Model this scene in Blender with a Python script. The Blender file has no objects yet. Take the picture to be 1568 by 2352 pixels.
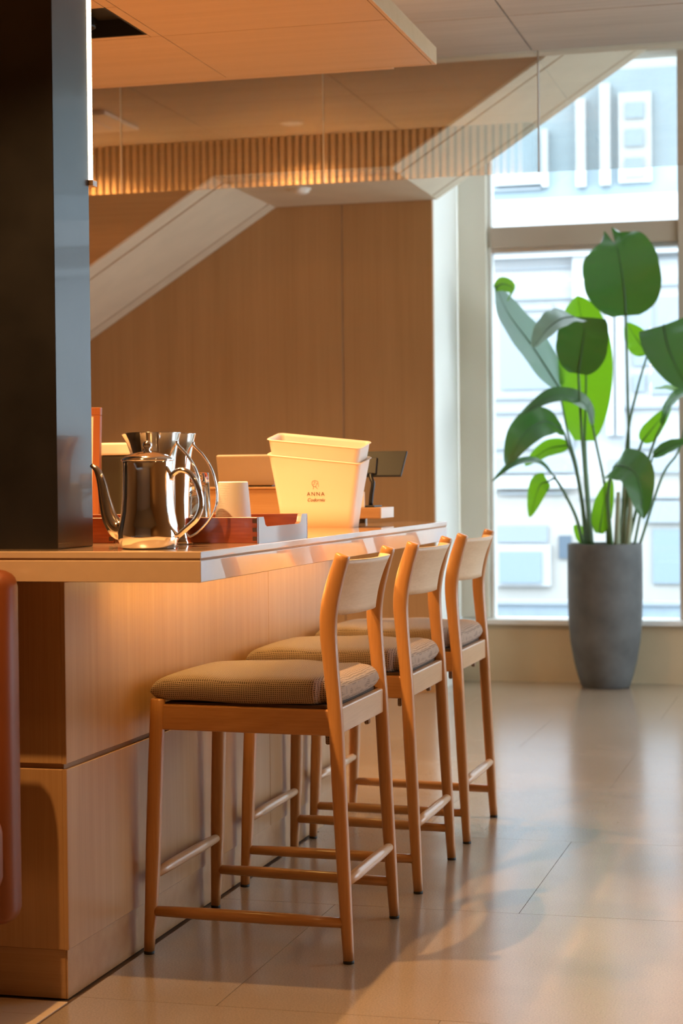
import bpy, bmesh, math, random
from mathutils import Vector, Matrix

# ------------------------------------------------------------------ camera, world, lights, exposure
sc = bpy.context.scene
COL = sc.collection
random.seed(7)
cam_d = bpy.data.cameras.new('camera')
cam = bpy.data.objects.new('camera', cam_d)
COL.objects.link(cam)
cam_d.sensor_fit = 'VERTICAL'
cam_d.sensor_height = 36.0
cam_d.sensor_width = 24.0
cam_d.lens = 4340.0 / 2352.0 * 36.0
cam_d.clip_start = 0.05
cam_d.clip_end = 200.0
def cam_matrix(loc, yaw, pitch, roll):
    cy, sy, cp, sp = math.cos(yaw), math.sin(yaw), math.cos(pitch), math.sin(pitch)
    fwd = Vector((sy * cp, cy * cp, sp)); right = Vector((cy, -sy, 0)); up = right.cross(fwd)
    cr, sr = math.cos(roll), math.sin(roll)
    r2 = cr * right + sr * up; u2 = -sr * right + cr * up
    m = Matrix((r2, u2, -fwd)).transposed().to_4x4()
    m.translation = Vector(loc)
    return m
cam.matrix_world = cam_matrix((1.6578, -3.8669, 1.15), math.radians(-14.817), math.radians(-1.0384), math.radians(-0.5574))
cam_d.dof.use_dof = True
cam_d.dof.focus_distance = 4.75
cam_d.dof.aperture_fstop = 4.5
sc.camera = cam

world = bpy.data.worlds.new('sky')
sc.world = world
world.use_nodes = True
wn = world.node_tree
wn.nodes['Background'].inputs[0].default_value = (0.80, 0.91, 1.0, 1)
wn.nodes['Background'].inputs[1].default_value = 6.2

sc.view_settings.view_transform = 'Standard'
sc.view_settings.look = 'None'
sc.view_settings.gamma = 1.0
sc.view_settings.use_curve_mapping = False
sc.view_settings.exposure = 0.2
sc.cycles.use_denoising = True
sc.cycles.max_bounces = 10
sc.cycles.transparent_max_bounces = 16
sc.cycles.sample_clamp_indirect = 6.0
sc.cycles.caustics_reflective = False
sc.cycles.caustics_refractive = False

WARM = (1.0, 0.56, 0.24)
WARM2 = (1.0, 0.56, 0.21)
# lamp powers (the lamps themselves are built with their fixtures below)
SPOT_W = 75.0        # bar spots inside the canopy slot
ROOM_FILL_W = 12.0        # unseen fill downlights added to the room
STAFF_W = 95.0        # downlights between canopy and glass
COVE_S = 45.0         # cove strip on the canopy
LED_S = 28.0         # strip under the counter
POST_S = 16.0        # strip behind the black post

# ------------------------------------------------------------------ helpers
def link(o):
    COL.objects.link(o)
    return o
def setp(o, parent):
    if parent is not None:
        o.parent = parent
    return o
def mesh_obj(name, verts, faces, mat=None, parent=None, smooth=False):
    me = bpy.data.meshes.new(name)
    me.from_pydata([tuple(v) for v in verts], [], faces)
    me.update()
    o = link(bpy.data.objects.new(name, me))
    if mat: me.materials.append(mat)
    if smooth:
        me.polygons.foreach_set('use_smooth', [True] * len(me.polygons))
    return setp(o, parent)
def bm_obj(name, bm, mat=None, parent=None, smooth=False):
    bmesh.ops.recalc_face_normals(bm, faces=bm.faces)
    me = bpy.data.meshes.new(name)
    bm.to_mesh(me); bm.free()
    o = link(bpy.data.objects.new(name, me))
    if mat: me.materials.append(mat)
    if smooth:
        me.polygons.foreach_set('use_smooth', [True] * len(me.polygons))
    return setp(o, parent)
def bm_box(lo, hi, bev=0.0, seg=2, bm=None):
    own = bmesh.new()
    x0, y0, z0 = lo; x1, y1, z1 = hi
    vs = [own.verts.new(p) for p in ((x0,y0,z0),(x1,y0,z0),(x1,y1,z0),(x0,y1,z0),(x0,y0,z1),(x1,y0,z1),(x1,y1,z1),(x0,y1,z1))]
    for f in ((0,3,2,1),(4,5,6,7),(0,1,5,4),(1,2,6,5),(2,3,7,6),(3,0,4,7)):
        own.faces.new([vs[i] for i in f])
    if bev > 0:
        bmesh.ops.bevel(own, geom=list(own.edges), offset=bev, segments=seg, profile=0.5, affect='EDGES')
    if bm is None:
        return own
    me = bpy.data.meshes.new('tmp'); own.to_mesh(me); own.free(); bm.from_mesh(me); bpy.data.meshes.remove(me)
    return bm
def box(name, lo, hi, mat, parent=None, bev=0.0, seg=2):
    return bm_obj(name, bm_box(lo, hi, bev, seg), mat, parent)
def empty(name, loc=(0,0,0), rz=0.0):
    o = link(bpy.data.objects.new(name, None))
    o.location = loc; o.rotation_euler = (0, 0, rz); o.empty_display_size = 0.1
    return o
def tag(o, label, cat, group=None):
    o['label'] = label; o['category'] = cat
    if group: o['group'] = group
    return o
def struct(o, label=None):
    o['kind'] = 'structure'
    if label: o['label'] = label
    return o
def lathe(name, prof, mat, parent=None, seg=48, loc=(0,0,0), close=False):
    vs, fs = [], []
    n = len(prof)
    for i in range(seg):
        a = 2 * math.pi * i / seg
        for r, z in prof:
            vs.append((loc[0] + r * math.cos(a), loc[1] + r * math.sin(a), loc[2] + z))
    m = n if close else n - 1
    for i in range(seg):
        j = (i + 1) % seg
        for k in range(m):
            l = (k + 1) % n
            fs.append((i * n + k, j * n + k, j * n + l, i * n + l))
    bm = bmesh.new()
    me = bpy.data.meshes.new('t'); me.from_pydata(vs, [], fs); bm.from_mesh(me); bpy.data.meshes.remove(me)
    bmesh.ops.remove_doubles(bm, verts=bm.verts, dist=1e-6)
    return bm_obj(name, bm, mat, parent, smooth=True)
def spline(pts, n):
    """Catmull-Rom through pts (any dimension), n samples."""
    P = [list(p) for p in pts]
    P = [[2 * a - b for a, b in zip(P[0], P[1])]] + P + [[2 * a - b for a, b in zip(P[-1], P[-2])]]
    out = []
    segs = len(P) - 3
    for i in range(n):
        t = i / (n - 1) * segs
        k = min(int(t), segs - 1); t -= k
        p0, p1, p2, p3 = P[k:k + 4]
        out.append([0.5 * (2*b + (c - a) * t + (2*a - 5*b + 4*c - d) * t*t + (-a + 3*b - 3*c + d) * t**3) for a, b, c, d in zip(p0, p1, p2, p3)])
    return out
def tube(path, radii, seg=12, hint=Vector((0, 1, 0)), bm=None, power=2.0):
    """Closed tube along path; radii scalar, list, or list of (ra, rb); ra lies across hint, rb along hint."""
    own = bm or bmesh.new()
    P = [Vector(p[:3]) for p in path]
    rings = []
    for i, p in enumerate(P):
        t = (P[min(i + 1, len(P) - 1)] - P[max(i - 1, 0)]).normalized()
        b = (hint - t * hint.dot(t))
        if b.length < 1e-4: b = Vector((1, 0, 0)) - t * t.x
        b.normalize(); a = b.cross(t)
        r = radii[i] if isinstance(radii, (list, tuple)) else radii
        ra, rb = r if isinstance(r, (list, tuple)) else (r, r)
        ring = []
        for k in range(seg):
            w = 2 * math.pi * k / seg
            c, s = math.cos(w), math.sin(w)
            e = 2.0 / power
            ring.append(own.verts.new(p + a * ra * math.copysign(abs(c) ** e, c) + b * rb * math.copysign(abs(s) ** e, s)))
        rings.append(ring)
    for i in range(len(rings) - 1):
        for k in range(seg):
            l = (k + 1) % seg
            own.faces.new((rings[i][k], rings[i][l], rings[i + 1][l], rings[i + 1][k]))
    own.faces.new(rings[0][::-1]); own.faces.new(rings[-1])
    return own
def tube_obj(name, path, radii, mat, parent=None, seg=12, hint=Vector((0, 1, 0)), power=2.0):
    return bm_obj(name, tube(path, radii, seg, hint, None, power), mat, parent, smooth=True)
def prism_y(pts, y0, y1, bm=None):
    """polygon in (x, z) extruded between y0 and y1"""
    own = bm or bmesh.new()
    A = [own.verts.new((x, y0, z)) for x, z in pts]; B = [own.verts.new((x, y1, z)) for x, z in pts]
    own.faces.new(A); own.faces.new(B[::-1])
    n = len(pts)
    for i in range(n):
        j = (i + 1) % n
        own.faces.new((A[j], A[i], B[i], B[j]))
    return own
def prism_x(pts, x0, x1, bm=None):
    own = bm or bmesh.new()
    A = [own.verts.new((x0, y, z)) for y, z in pts]; B = [own.verts.new((x1, y, z)) for y, z in pts]
    own.faces.new(A); own.faces.new(B[::-1])
    n = len(pts)
    for i in range(n):
        j = (i + 1) % n
        own.faces.new((A[j], A[i], B[i], B[j]))
    return own
def copy_tree(o, parent=None):
    c = o.copy(); COL.objects.link(c)
    if parent is not None: c.parent = parent
    for ch in list(o.children):
        copy_tree(ch, c)
    return c

# ------------------------------------------------------------------ materials
def new_mat(name):
    m = bpy.data.materials.new(name); m.use_nodes = True
    nt = m.node_tree
    return m, nt, nt.nodes['Principled BSDF']
def node(nt, typ, **kw):
    n = nt.nodes.new(typ)
    for k, v in kw.items():
        setattr(n, k, v)
    return n
def plain(name, col, rough=0.5, metal=0.0, noise=0.0, nscale=20.0, bump=0.0, coat=0.0, spec=0.5):
    m, nt, b = new_mat(name)
    b.inputs['Roughness'].default_value = rough
    b.inputs['Metallic'].default_value = metal
    b.inputs['Specular IOR Level'].default_value = spec
    b.inputs['Coat Weight'].default_value = coat
    b.inputs['Base Color'].default_value = (*col, 1)
    if noise > 0 or bump > 0:
        tc = node(nt, 'ShaderNodeTexCoord'); nz = node(nt, 'ShaderNodeTexNoise')
        nz.inputs['Scale'].default_value = nscale; nz.inputs['Detail'].default_value = 5
        nt.links.new(tc.outputs['Object'], nz.inputs['Vector'])
        if noise > 0:
            r = node(nt, 'ShaderNodeValToRGB')
            r.color_ramp.elements[0].position = 0.3; r.color_ramp.elements[1].position = 0.7
            r.color_ramp.elements[0].color = (*[max(0, c * (1 - noise)) for c in col], 1)
            r.color_ramp.elements[1].color = (*[min(1, c * (1 + noise)) for c in col], 1)
            nt.links.new(nz.outputs['Fac'], r.inputs['Fac']); nt.links.new(r.outputs['Color'], b.inputs['Base Color'])
        if bump > 0:
            bp = node(nt, 'ShaderNodeBump'); bp.inputs['Strength'].default_value = bump; bp.inputs['Distance'].default_value = 0.002
            nt.links.new(nz.outputs['Fac'], bp.inputs['Height']); nt.links.new(bp.outputs['Normal'], b.inputs['Normal'])
    return m
def wood(name, c1, c2, axis='Z', rough=0.4, fine=260.0, along=3.0, coat=0.0, rings=0.0, spec=0.5):
    """straight fine grain running along an axis of the object's own coordinates"""
    m, nt, b = new_mat(name)
    tc = node(nt, 'ShaderNodeTexCoord'); mp = node(nt, 'ShaderNodeMapping')
    s = {'X': (along, fine, fine), 'Y': (fine, along, fine), 'Z': (fine, fine, along)}[axis]
    mp.inputs['Scale'].default_value = s
    nt.links.new(tc.outputs['Object'], mp.inputs['Vector'])
    n1 = node(nt, 'ShaderNodeTexNoise'); n1.inputs['Scale'].default_value = 1.0; n1.inputs['Detail'].default_value = 4; n1.inputs['Roughness'].default_value = 0.6
    nt.links.new(mp.outputs['Vector'], n1.inputs['Vector'])
    mp2 = node(nt, 'ShaderNodeMapping'); k = 0.09
    mp2.inputs['Scale'].default_value = tuple(v * (k if v == fine else 0.3) for v in s)
    nt.links.new(tc.outputs['Object'], mp2.inputs['Vector'])
    n2 = node(nt, 'ShaderNodeTexNoise'); n2.inputs['Scale'].default_value = 1.0; n2.inputs['Detail'].default_value = 3
    n2.inputs['Distortion'].default_value = rings
    nt.links.new(mp2.outputs['Vector'], n2.inputs['Vector'])
    mx = node(nt, 'ShaderNodeMath', operation='ADD'); ml = node(nt, 'ShaderNodeMath', operation='MULTIPLY'); ml.inputs[1].default_value = 0.5
    nt.links.new(n1.outputs['Fac'], mx.inputs[0]); nt.links.new(n2.outputs['Fac'], mx.inputs[1]); nt.links.new(mx.outputs[0], ml.inputs[0])
    r = node(nt, 'ShaderNodeValToRGB')
    r.color_ramp.elements[0].position = 0.36; r.color_ramp.elements[1].position = 0.64
    r.color_ramp.elements[0].color = (*c1, 1); r.color_ramp.elements[1].color = (*c2, 1)
    nt.links.new(ml.outputs[0], r.inputs['Fac']); nt.links.new(r.outputs['Color'], b.inputs['Base Color'])
    b.inputs['Roughness'].default_value = rough; b.inputs['Coat Weight'].default_value = coat; b.inputs['Coat Roughness'].default_value = 0.15
    b.inputs['Specular IOR Level'].default_value = spec
    bp = node(nt, 'ShaderNodeBump'); bp.inputs['Strength'].default_value = 0.12; bp.inputs['Distance'].default_value = 0.0008
    nt.links.new(n1.outputs['Fac'], bp.inputs['Height']); nt.links.new(bp.outputs['Normal'], b.inputs['Normal'])
    return m
def emis(name, col, strength):
    m, nt, b = new_mat(name)
    b.inputs['Base Color'].default_value = (0.8, 0.8, 0.8, 1)
    b.inputs['Emission Color'].default_value = (*col, 1); b.inputs['Emission Strength'].default_value = strength
    return m
def sheet_glass(name, refl, tint=(1, 1, 1), rough=0.0):
    """thin clear sheet: what is behind shows through, part of the room is mirrored"""
    m, nt, b = new_mat(name)
    out = nt.nodes['Material Output']; nt.nodes.remove(b)
    tr = node(nt, 'ShaderNodeBsdfTransparent'); tr.inputs['Color'].default_value = (*tint, 1)
    gl = node(nt, 'ShaderNodeBsdfGlossy'); gl.inputs['Roughness'].default_value = rough
    fr = node(nt, 'ShaderNodeLayerWeight'); fr.inputs['Blend'].default_value = 0.25
    mr = node(nt, 'ShaderNodeMapRange'); mr.inputs['To Min'].default_value = refl; mr.inputs['To Max'].default_value = min(1, refl + 0.5)
    nt.links.new(fr.outputs['Fresnel'], mr.inputs['Value'])
    mx = node(nt, 'ShaderNodeMixShader')
    nt.links.new(mr.outputs['Result'], mx.inputs['Fac']); nt.links.new(tr.outputs[0], mx.inputs[1]); nt.links.new(gl.outputs[0], mx.inputs[2])
    nt.links.new(mx.outputs[0], out.inputs['Surface'])
    return m

M = {}
M['bar'] = wood('bar_veneer', (0.43, 0.235, 0.10), (0.51, 0.295, 0.14), 'Z', 0.38, fine=330, along=4)
M['bar_x'] = wood('bar_veneer_level', (0.43, 0.235, 0.10), (0.51, 0.295, 0.14), 'X', 0.38, fine=330, along=4)
M['top'] = plain('counter_laminate', (0.64, 0.44, 0.29), 0.28, noise=0.03, nscale=30, coat=1.0, spec=0.8)
M['canopy'] = wood('canopy_veneer', (0.56, 0.365, 0.17), (0.62, 0.415, 0.21), 'X', 0.45, fine=220, along=3)
M['rear'] = plain('rear_wall_plaster', (0.62, 0.50, 0.37), 0.7)
M['wallwood'] = wood('wall_veneer', (0.42, 0.23, 0.09), (0.50, 0.285, 0.12), 'Z', 0.5, fine=120, along=1.5)
M['stool'] = wood('stool_beech', (0.47, 0.21, 0.066), (0.55, 0.262, 0.092), 'Z', 0.32, fine=300, along=9, coat=0.25, rings=0.6)
M['stool_x'] = wood('stool_beech_rail', (0.45, 0.20, 0.064), (0.56, 0.27, 0.097), 'X', 0.32, fine=190, along=12, coat=0.25, rings=1.6)
M['stool_y'] = wood('stool_beech_cross', (0.56, 0.33, 0.17), (0.64, 0.40, 0.22), 'Y', 0.3, fine=200, along=10, coat=0.25, rings=1.2)
M['ply'] = wood('stool_back_veneer', (0.68, 0.47, 0.27), (0.77, 0.56, 0.35), 'Y', 0.42, fine=260, along=4, coat=0.0)
M['slat'] = wood('slat_wood', (0.60, 0.36, 0.17), (0.66, 0.41, 0.2), 'Z', 0.5)
M['beige'] = plain('soffit_beige', (0.70, 0.60, 0.445), 0.6, noise=0.04, nscale=6)
M['dark_gap'] = plain('shadow_gap', (0.10, 0.055, 0.03), 0.8)
M['groove_tan'] = plain('groove_tan', (0.40, 0.25, 0.14), 0.6)
M['gap_brown'] = plain('groove_brown', (0.28, 0.15, 0.07), 0.7)
M['ceil'] = wood('ceiling_panel', (0.41, 0.36, 0.29), (0.53, 0.475, 0.395), 'X', 0.55, fine=60, along=2)
M['white'] = plain('white_plaster', (0.90, 0.89, 0.82), 0.6)
M['jamb'] = plain('jamb_beige', (0.82, 0.78, 0.66), 0.45)
M['transom'] = plain('transom_bronze', (0.50, 0.40, 0.31), 0.5)
M['apron'] = plain('wall_below_window', (0.62, 0.50, 0.32), 0.6, noise=0.05, nscale=4)
M['sill'] = plain('sill_white', (0.82, 0.82, 0.78), 0.4)
M['blacklac'] = plain('black_lacquer', (0.010, 0.009, 0.009), 0.3, noise=0.3, nscale=9, coat=0.2, spec=0.6)
M['blackfix'] = plain('black_fixture', (0.012, 0.011, 0.010), 0.5)
M['leather'] = plain('orange_leather', (0.21, 0.052, 0.010), 0.45, noise=0.12, nscale=5, bump=0.2)
M['chrome'] = plain('polished_steel', (0.94, 0.92, 0.89), 0.08, metal=1.0)
M['rubber'] = plain('black_rubber', (0.01, 0.01, 0.01), 0.6)
M['cream'] = plain('cream_plastic', (0.88, 0.76, 0.66), 0.38)
M['creaminner'] = plain('cream_plastic_inner', (0.84, 0.70, 0.54), 0.4)
M['ink'] = plain('brown_ink', (0.14, 0.055, 0.02), 0.6)
M['terminal'] = plain('terminal_grey', (0.46, 0.37, 0.28), 0.4)
M['terminal_dark'] = plain('terminal_dark', (0.05, 0.045, 0.03), 0.45)
M['charcoal'] = plain('charcoal_plastic', (0.020, 0.026, 0.030), 0.5)
M['black'] = plain('black_plastic', (0.012, 0.012, 0.013), 0.4)
M['paper'] = plain('white_card', (0.80, 0.79, 0.75), 0.6)
M['cup'] = plain('ribbed_white', (0.90, 0.85, 0.80), 0.4)
M['traywood'] = wood('tray_redwood', (0.17, 0.035, 0.012), (0.27, 0.065, 0.02), 'X', 0.25, fine=120, along=9, coat=0.35, rings=2.0)
M['traywood_y'] = plain('tray_redwood_end', (0.27, 0.12, 0.07), 0.3, noise=0.08, nscale=14, coat=1.0, spec=0.8)
M['trayjoint'] = plain('tray_joint_dark', (0.05, 0.02, 0.012), 0.4)
M['framewood'] = wood('frame_redwood', (0.26, 0.08, 0.025), (0.33, 0.11, 0.04), 'Z', 0.4)
M['concrete'] = plain('pot_concrete', (0.10, 0.102, 0.10), 0.7, noise=0.28, nscale=7, bump=0.3)
M['soil'] = plain('pot_soil', (0.03, 0.02, 0.012), 0.9, noise=0.3, nscale=60, bump=0.6)
M['stem'] = plain('stem_green', (0.07, 0.15, 0.045), 0.4)
M['sheath'] = plain('stem_pale', (0.30, 0.33, 0.20), 0.45)
M['steelrail'] = plain('glass_clip', (0.5, 0.5, 0.48), 0.3, metal=0.8)
M['detector'] = plain('white_fitting', (0.82, 0.78, 0.70), 0.5)
M['vent'] = plain('vent_grey', (0.35, 0.30, 0.24), 0.6)
M['acpanel'] = plain('cassette_cream', (0.85, 0.80, 0.68), 0.5)
M['facade'] = plain('render_white', (0.426, 0.437, 0.445), 0.8)
M['facade_cream'] = plain('render_cream', (0.41, 0.399, 0.372), 0.8)
M['facade_blue'] = plain('cladding_blue', (0.251, 0.319, 0.357), 0.6, noise=0.06, nscale=2)
M['facade_bar'] = plain('facade_white_trim', (0.471, 0.483, 0.49), 0.6)
M['facade_grey'] = plain('facade_louvre', (0.312, 0.342, 0.365), 0.7)
M['facade_pane'] = plain('facade_glass', (0.251, 0.319, 0.365), 0.2)
M['facade_dark'] = plain('facade_glass_dark', (0.274, 0.319, 0.357), 0.3)
M['facade_dark2'] = plain('facade_window_deep', (0.106, 0.144, 0.182), 0.3)
M['street'] = plain('street_paving', (0.38, 0.403, 0.418), 0.8, noise=0.1, nscale=1.5)
M['kerbwall'] = plain('low_wall_blue_grey', (0.274, 0.334, 0.38), 0.8, noise=0.12, nscale=3)
M['smokeglass'] = sheet_glass('hung_glass', 0.23, (0.97, 0.98, 0.96))
M['winglass'] = sheet_glass('window_glass', 0.02, (0.97, 0.99, 1.0))
M['led'] = emis('led_warm', (1.0, 0.62, 0.18), LED_S)
M['post_led'] = emis('post_led_warm', (1.0, 0.78, 0.50), POST_S)
M['cove'] = emis('cove_led_warm', (1.0, 0.60, 0.24), COVE_S)
M['cove_soft'] = emis('canopy_top_led', (1.0, 0.60, 0.22), 7.0)
M['lampface'] = emis('lamp_face', (1.0, 0.72, 0.42), 0.15)

def tumbler_glass():
    m, nt, b = new_mat('clear_glass')
    b.inputs['Base Color'].default_value = (0.97, 0.98, 0.97, 1); b.inputs['Roughness'].default_value = 0.01
    b.inputs['Transmission Weight'].default_value = 1.0; b.inputs['IOR'].default_value = 1.48
    return m
M['clear'] = tumbler_glass()

def floor_mat(name, c, var, rough):
    m, nt, b = new_mat(name)
    tc = node(nt, 'ShaderNodeTexCoord'); geo = node(nt, 'ShaderNodeNewGeometry')
    sp = node(nt, 'ShaderNodeTexNoise'); sp.inputs['Scale'].default_value = 230; sp.inputs['Detail'].default_value = 2
    big = node(nt, 'ShaderNodeTexNoise'); big.inputs['Scale'].default_value = 2.2; big.inputs['Detail'].default_value = 5
    nt.links.new(geo.outputs['Position'], sp.inputs['Vector']); nt.links.new(geo.outputs['Position'], big.inputs['Vector'])
    r = node(nt, 'ShaderNodeValToRGB'); r.color_ramp.elements[0].position = 0.30; r.color_ramp.elements[1].position = 0.62
    r.color_ramp.elements[0].color = (*[v * (1 - var) for v in c], 1); r.color_ramp.elements[1].color = (*c, 1)
    nt.links.new(sp.outputs['Fac'], r.inputs['Fac'])
    r2 = node(nt, 'ShaderNodeValToRGB'); r2.color_ramp.elements[0].position = 0.3; r2.color_ramp.elements[1].position = 0.7
    r2.color_ramp.elements[0].color = (0.88, 0.87, 0.85, 1); r2.color_ramp.elements[1].color = (1.04, 1.04, 1.04, 1)
    nt.links.new(big.outputs['Fac'], r2.inputs['Fac'])
    mx = node(nt, 'ShaderNodeMix', data_type='RGBA', blend_type='MULTIPLY'); mx.inputs[0].default_value = 1.0
    nt.links.new(r.outputs['Color'], mx.inputs[6]); nt.links.new(r2.outputs['Color'], mx.inputs[7])
    # a few dark scuffs
    vo = node(nt, 'ShaderNodeTexVoronoi'); vo.inputs['Scale'].default_value = 7.0
    nt.links.new(geo.outputs['Position'], vo.inputs['Vector'])
    sr = node(nt, 'ShaderNodeValToRGB'); sr.color_ramp.elements[0].position = 0.018; sr.color_ramp.elements[1].position = 0.03
    sr.color_ramp.elements[0].color = (0.45, 0.42, 0.4, 1); sr.color_ramp.elements[1].color = (1, 1, 1, 1)
    nt.links.new(vo.outputs['Distance'], sr.inputs['Fac'])
    mx2 = node(nt, 'ShaderNodeMix', data_type='RGBA', blend_type='MULTIPLY'); mx2.inputs[0].default_value = 0.8
    nt.links.new(mx.outputs[2], mx2.inputs[6]); nt.links.new(sr.outputs['Color'], mx2.inputs[7])
    nt.links.new(mx2.outputs[2], b.inputs['Base Color'])
    rr = node(nt, 'ShaderNodeMapRange'); rr.inputs['To Min'].default_value = rough - 0.01; rr.inputs['To Max'].default_value = rough + 0.03
    nt.links.new(big.outputs['Fac'], rr.inputs['Value']); nt.links.new(rr.outputs['Result'], b.inputs['Roughness'])
    b.inputs['Specular IOR Level'].default_value = 0.6
    b.inputs['Coat Weight'].default_value = 0.35; b.inputs['Coat Roughness'].default_value = 0.16
    return m
M['tile'] = floor_mat('floor_tile_tan', (0.38, 0.295, 0.215), 0.24, 0.22)
M['plank'] = floor_mat('floor_plank_pale', (0.74, 0.56, 0.39), 0.08, 0.35)

def fabric():
    """coarse waffle weave in taupe: pale threads crossing over dark holes"""
    m, nt, b = new_mat('seat_weave')
    tc = node(nt, 'ShaderNodeTexCoord'); mp = node(nt, 'ShaderNodeMapping')
    nt.links.new(tc.outputs['Object'], mp.inputs['Vector'])
    nz = node(nt, 'ShaderNodeTexNoise'); nz.inputs['Scale'].default_value = 26; nz.inputs['Detail'].default_value = 2
    nt.links.new(mp.outputs['Vector'], nz.inputs['Vector'])
    vm = node(nt, 'ShaderNodeVectorMath', operation='SCALE'); vm.inputs['Scale'].default_value = 0.006
    nt.links.new(nz.outputs['Color'], vm.inputs[0])
    va = node(nt, 'ShaderNodeVectorMath', operation='ADD')
    nt.links.new(mp.outputs['Vector'], va.inputs[0]); nt.links.new(vm.outputs[0], va.inputs[1])
    outs = []
    for ax in ('X', 'Y', 'Z'):
        w = node(nt, 'ShaderNodeTexWave', bands_direction=ax); w.inputs['Scale'].default_value = 60.0 if ax != 'Z' else 66.0
        w.inputs['Distortion'].default_value = 0.0
        nt.links.new(va.outputs[0], w.inputs['Vector']); outs.append(w.outputs['Fac'])
    mx = node(nt, 'ShaderNodeMath', operation='MAXIMUM'); nt.links.new(outs[0], mx.inputs[0]); nt.links.new(outs[1], mx.inputs[1])
    # on the flanks the vertical threads carry on down, crossed by level ones
    geo = node(nt, 'ShaderNodeNewGeometry'); sx = node(nt, 'ShaderNodeSeparateXYZ'); nt.links.new(geo.outputs['Normal'], sx.inputs[0])
    ab = node(nt, 'ShaderNodeMath', operation='ABSOLUTE'); nt.links.new(sx.outputs['Z'], ab.inputs[0])
    lt = node(nt, 'ShaderNodeMath', operation='LESS_THAN'); lt.inputs[1].default_value = 0.72; nt.links.new(ab.outputs[0], lt.inputs[0])
    ml = node(nt, 'ShaderNodeMath', operation='MULTIPLY'); nt.links.new(lt.outputs[0], ml.inputs[0]); nt.links.new(outs[2], ml.inputs[1])
    ay = node(nt, 'ShaderNodeMath', operation='ABSOLUTE'); nt.links.new(sx.outputs['Y'], ay.inputs[0])
    gy = node(nt, 'ShaderNodeMath', operation='GREATER_THAN'); gy.inputs[1].default_value = 0.6; nt.links.new(ay.outputs[0], gy.inputs[0])
    mxa = node(nt, 'ShaderNodeMix', data_type='FLOAT'); nt.links.new(gy.outputs[0], mxa.inputs[0]); nt.links.new(mx.outputs[0], mxa.inputs[2]); nt.links.new(outs[0], mxa.inputs[3])
    mx3 = node(nt, 'ShaderNodeMath', operation='MAXIMUM'); nt.links.new(mxa.outputs[0], mx3.inputs[0]); nt.links.new(ml.outputs[0], mx3.inputs[1])
    r = node(nt, 'ShaderNodeValToRGB'); r.color_ramp.elements[0].position = 0.35; r.color_ramp.elements[1].position = 0.9
    r.color_ramp.elements[0].color = (0.10, 0.064, 0.046, 1); r.color_ramp.elements[1].color = (0.43, 0.31, 0.23, 1)
    nt.links.new(mx3.outputs[0], r.inputs['Fac']); nt.links.new(r.outputs['Color'], b.inputs['Base Color'])
    b.inputs['Roughness'].default_value = 0.9; b.inputs['Sheen Weight'].default_value = 0.25; b.inputs['Specular IOR Level'].default_value = 0.2
    bp = node(nt, 'ShaderNodeBump'); bp.inputs['Strength'].default_value = 0.7; bp.inputs['Distance'].default_value = 0.0015
    nt.links.new(mx3.outputs[0], bp.inputs['Height']); nt.links.new(bp.outputs['Normal'], b.inputs['Normal'])
    return m
M['fabric'] = fabric()

def leaf_mat(name, c, trans_c, trans, rough=0.3):
    m, nt, b = new_mat(name)
    out = nt.nodes['Material Output']
    uv = node(nt, 'ShaderNodeTexCoord'); 
    wv = node(nt, 'ShaderNodeTexWave', bands_direction='Y'); wv.inputs['Scale'].default_value = 12; wv.inputs['Distortion'].default_value = 1.2; wv.inputs['Detail'].default_value = 2
    nt.links.new(uv.outputs['UV'], wv.inputs['Vector'])
    r = node(nt, 'ShaderNodeValToRGB')
    r.color_ramp.elements[0].color = (*[v * 0.82 for v in c], 1); r.color_ramp.elements[1].color = (*[min(1, v * 1.12) for v in c], 1)
    nt.links.new(wv.outputs['Fac'], r.inputs['Fac']); nt.links.new(r.outputs['Color'], b.inputs['Base Color'])
    b.inputs['Roughness'].default_value = rough; b.inputs['Specular IOR Level'].default_value = 0.6; b.inputs['Coat Weight'].default_value = 0.5; b.inputs['Coat Roughness'].default_value = 0.22
    bp = node(nt, 'ShaderNodeBump'); bp.inputs['Strength'].default_value = 0.25; bp.inputs['Distance'].default_value = 0.004
    nt.links.new(wv.outputs['Fac'], bp.inputs['Height']); nt.links.new(bp.outputs['Normal'], b.inputs['Normal'])
    t = node(nt, 'ShaderNodeBsdfTranslucent'); t.inputs['Color'].default_value = (*trans_c, 1)
    mx = node(nt, 'ShaderNodeMixShader'); mx.inputs['Fac'].default_value = trans
    nt.links.new(b.outputs[0], mx.inputs[1]); nt.links.new(t.outputs[0], mx.inputs[2]); nt.links.new(mx.outputs[0], out.inputs['Surface'])
    return m
M['leaf'] = leaf_mat('leaf_dark', (0.045, 0.125, 0.04), (0.08, 0.28, 0.02), 0.24, 0.28)
M['leaf_young'] = leaf_mat('leaf_young', (0.11, 0.27, 0.02), (0.22, 0.50, 0.01), 0.55, 0.35)
M['leaf_glare'] = leaf_mat('leaf_painted_glare', (0.30, 0.42, 0.42), (0.30, 0.50, 0.35), 0.35, 0.3)  # sky and window glare on the leaves, put into a pale blue-grey colour
M['midrib'] = plain('leaf_midrib', (0.04, 0.10, 0.03), 0.4)

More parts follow.
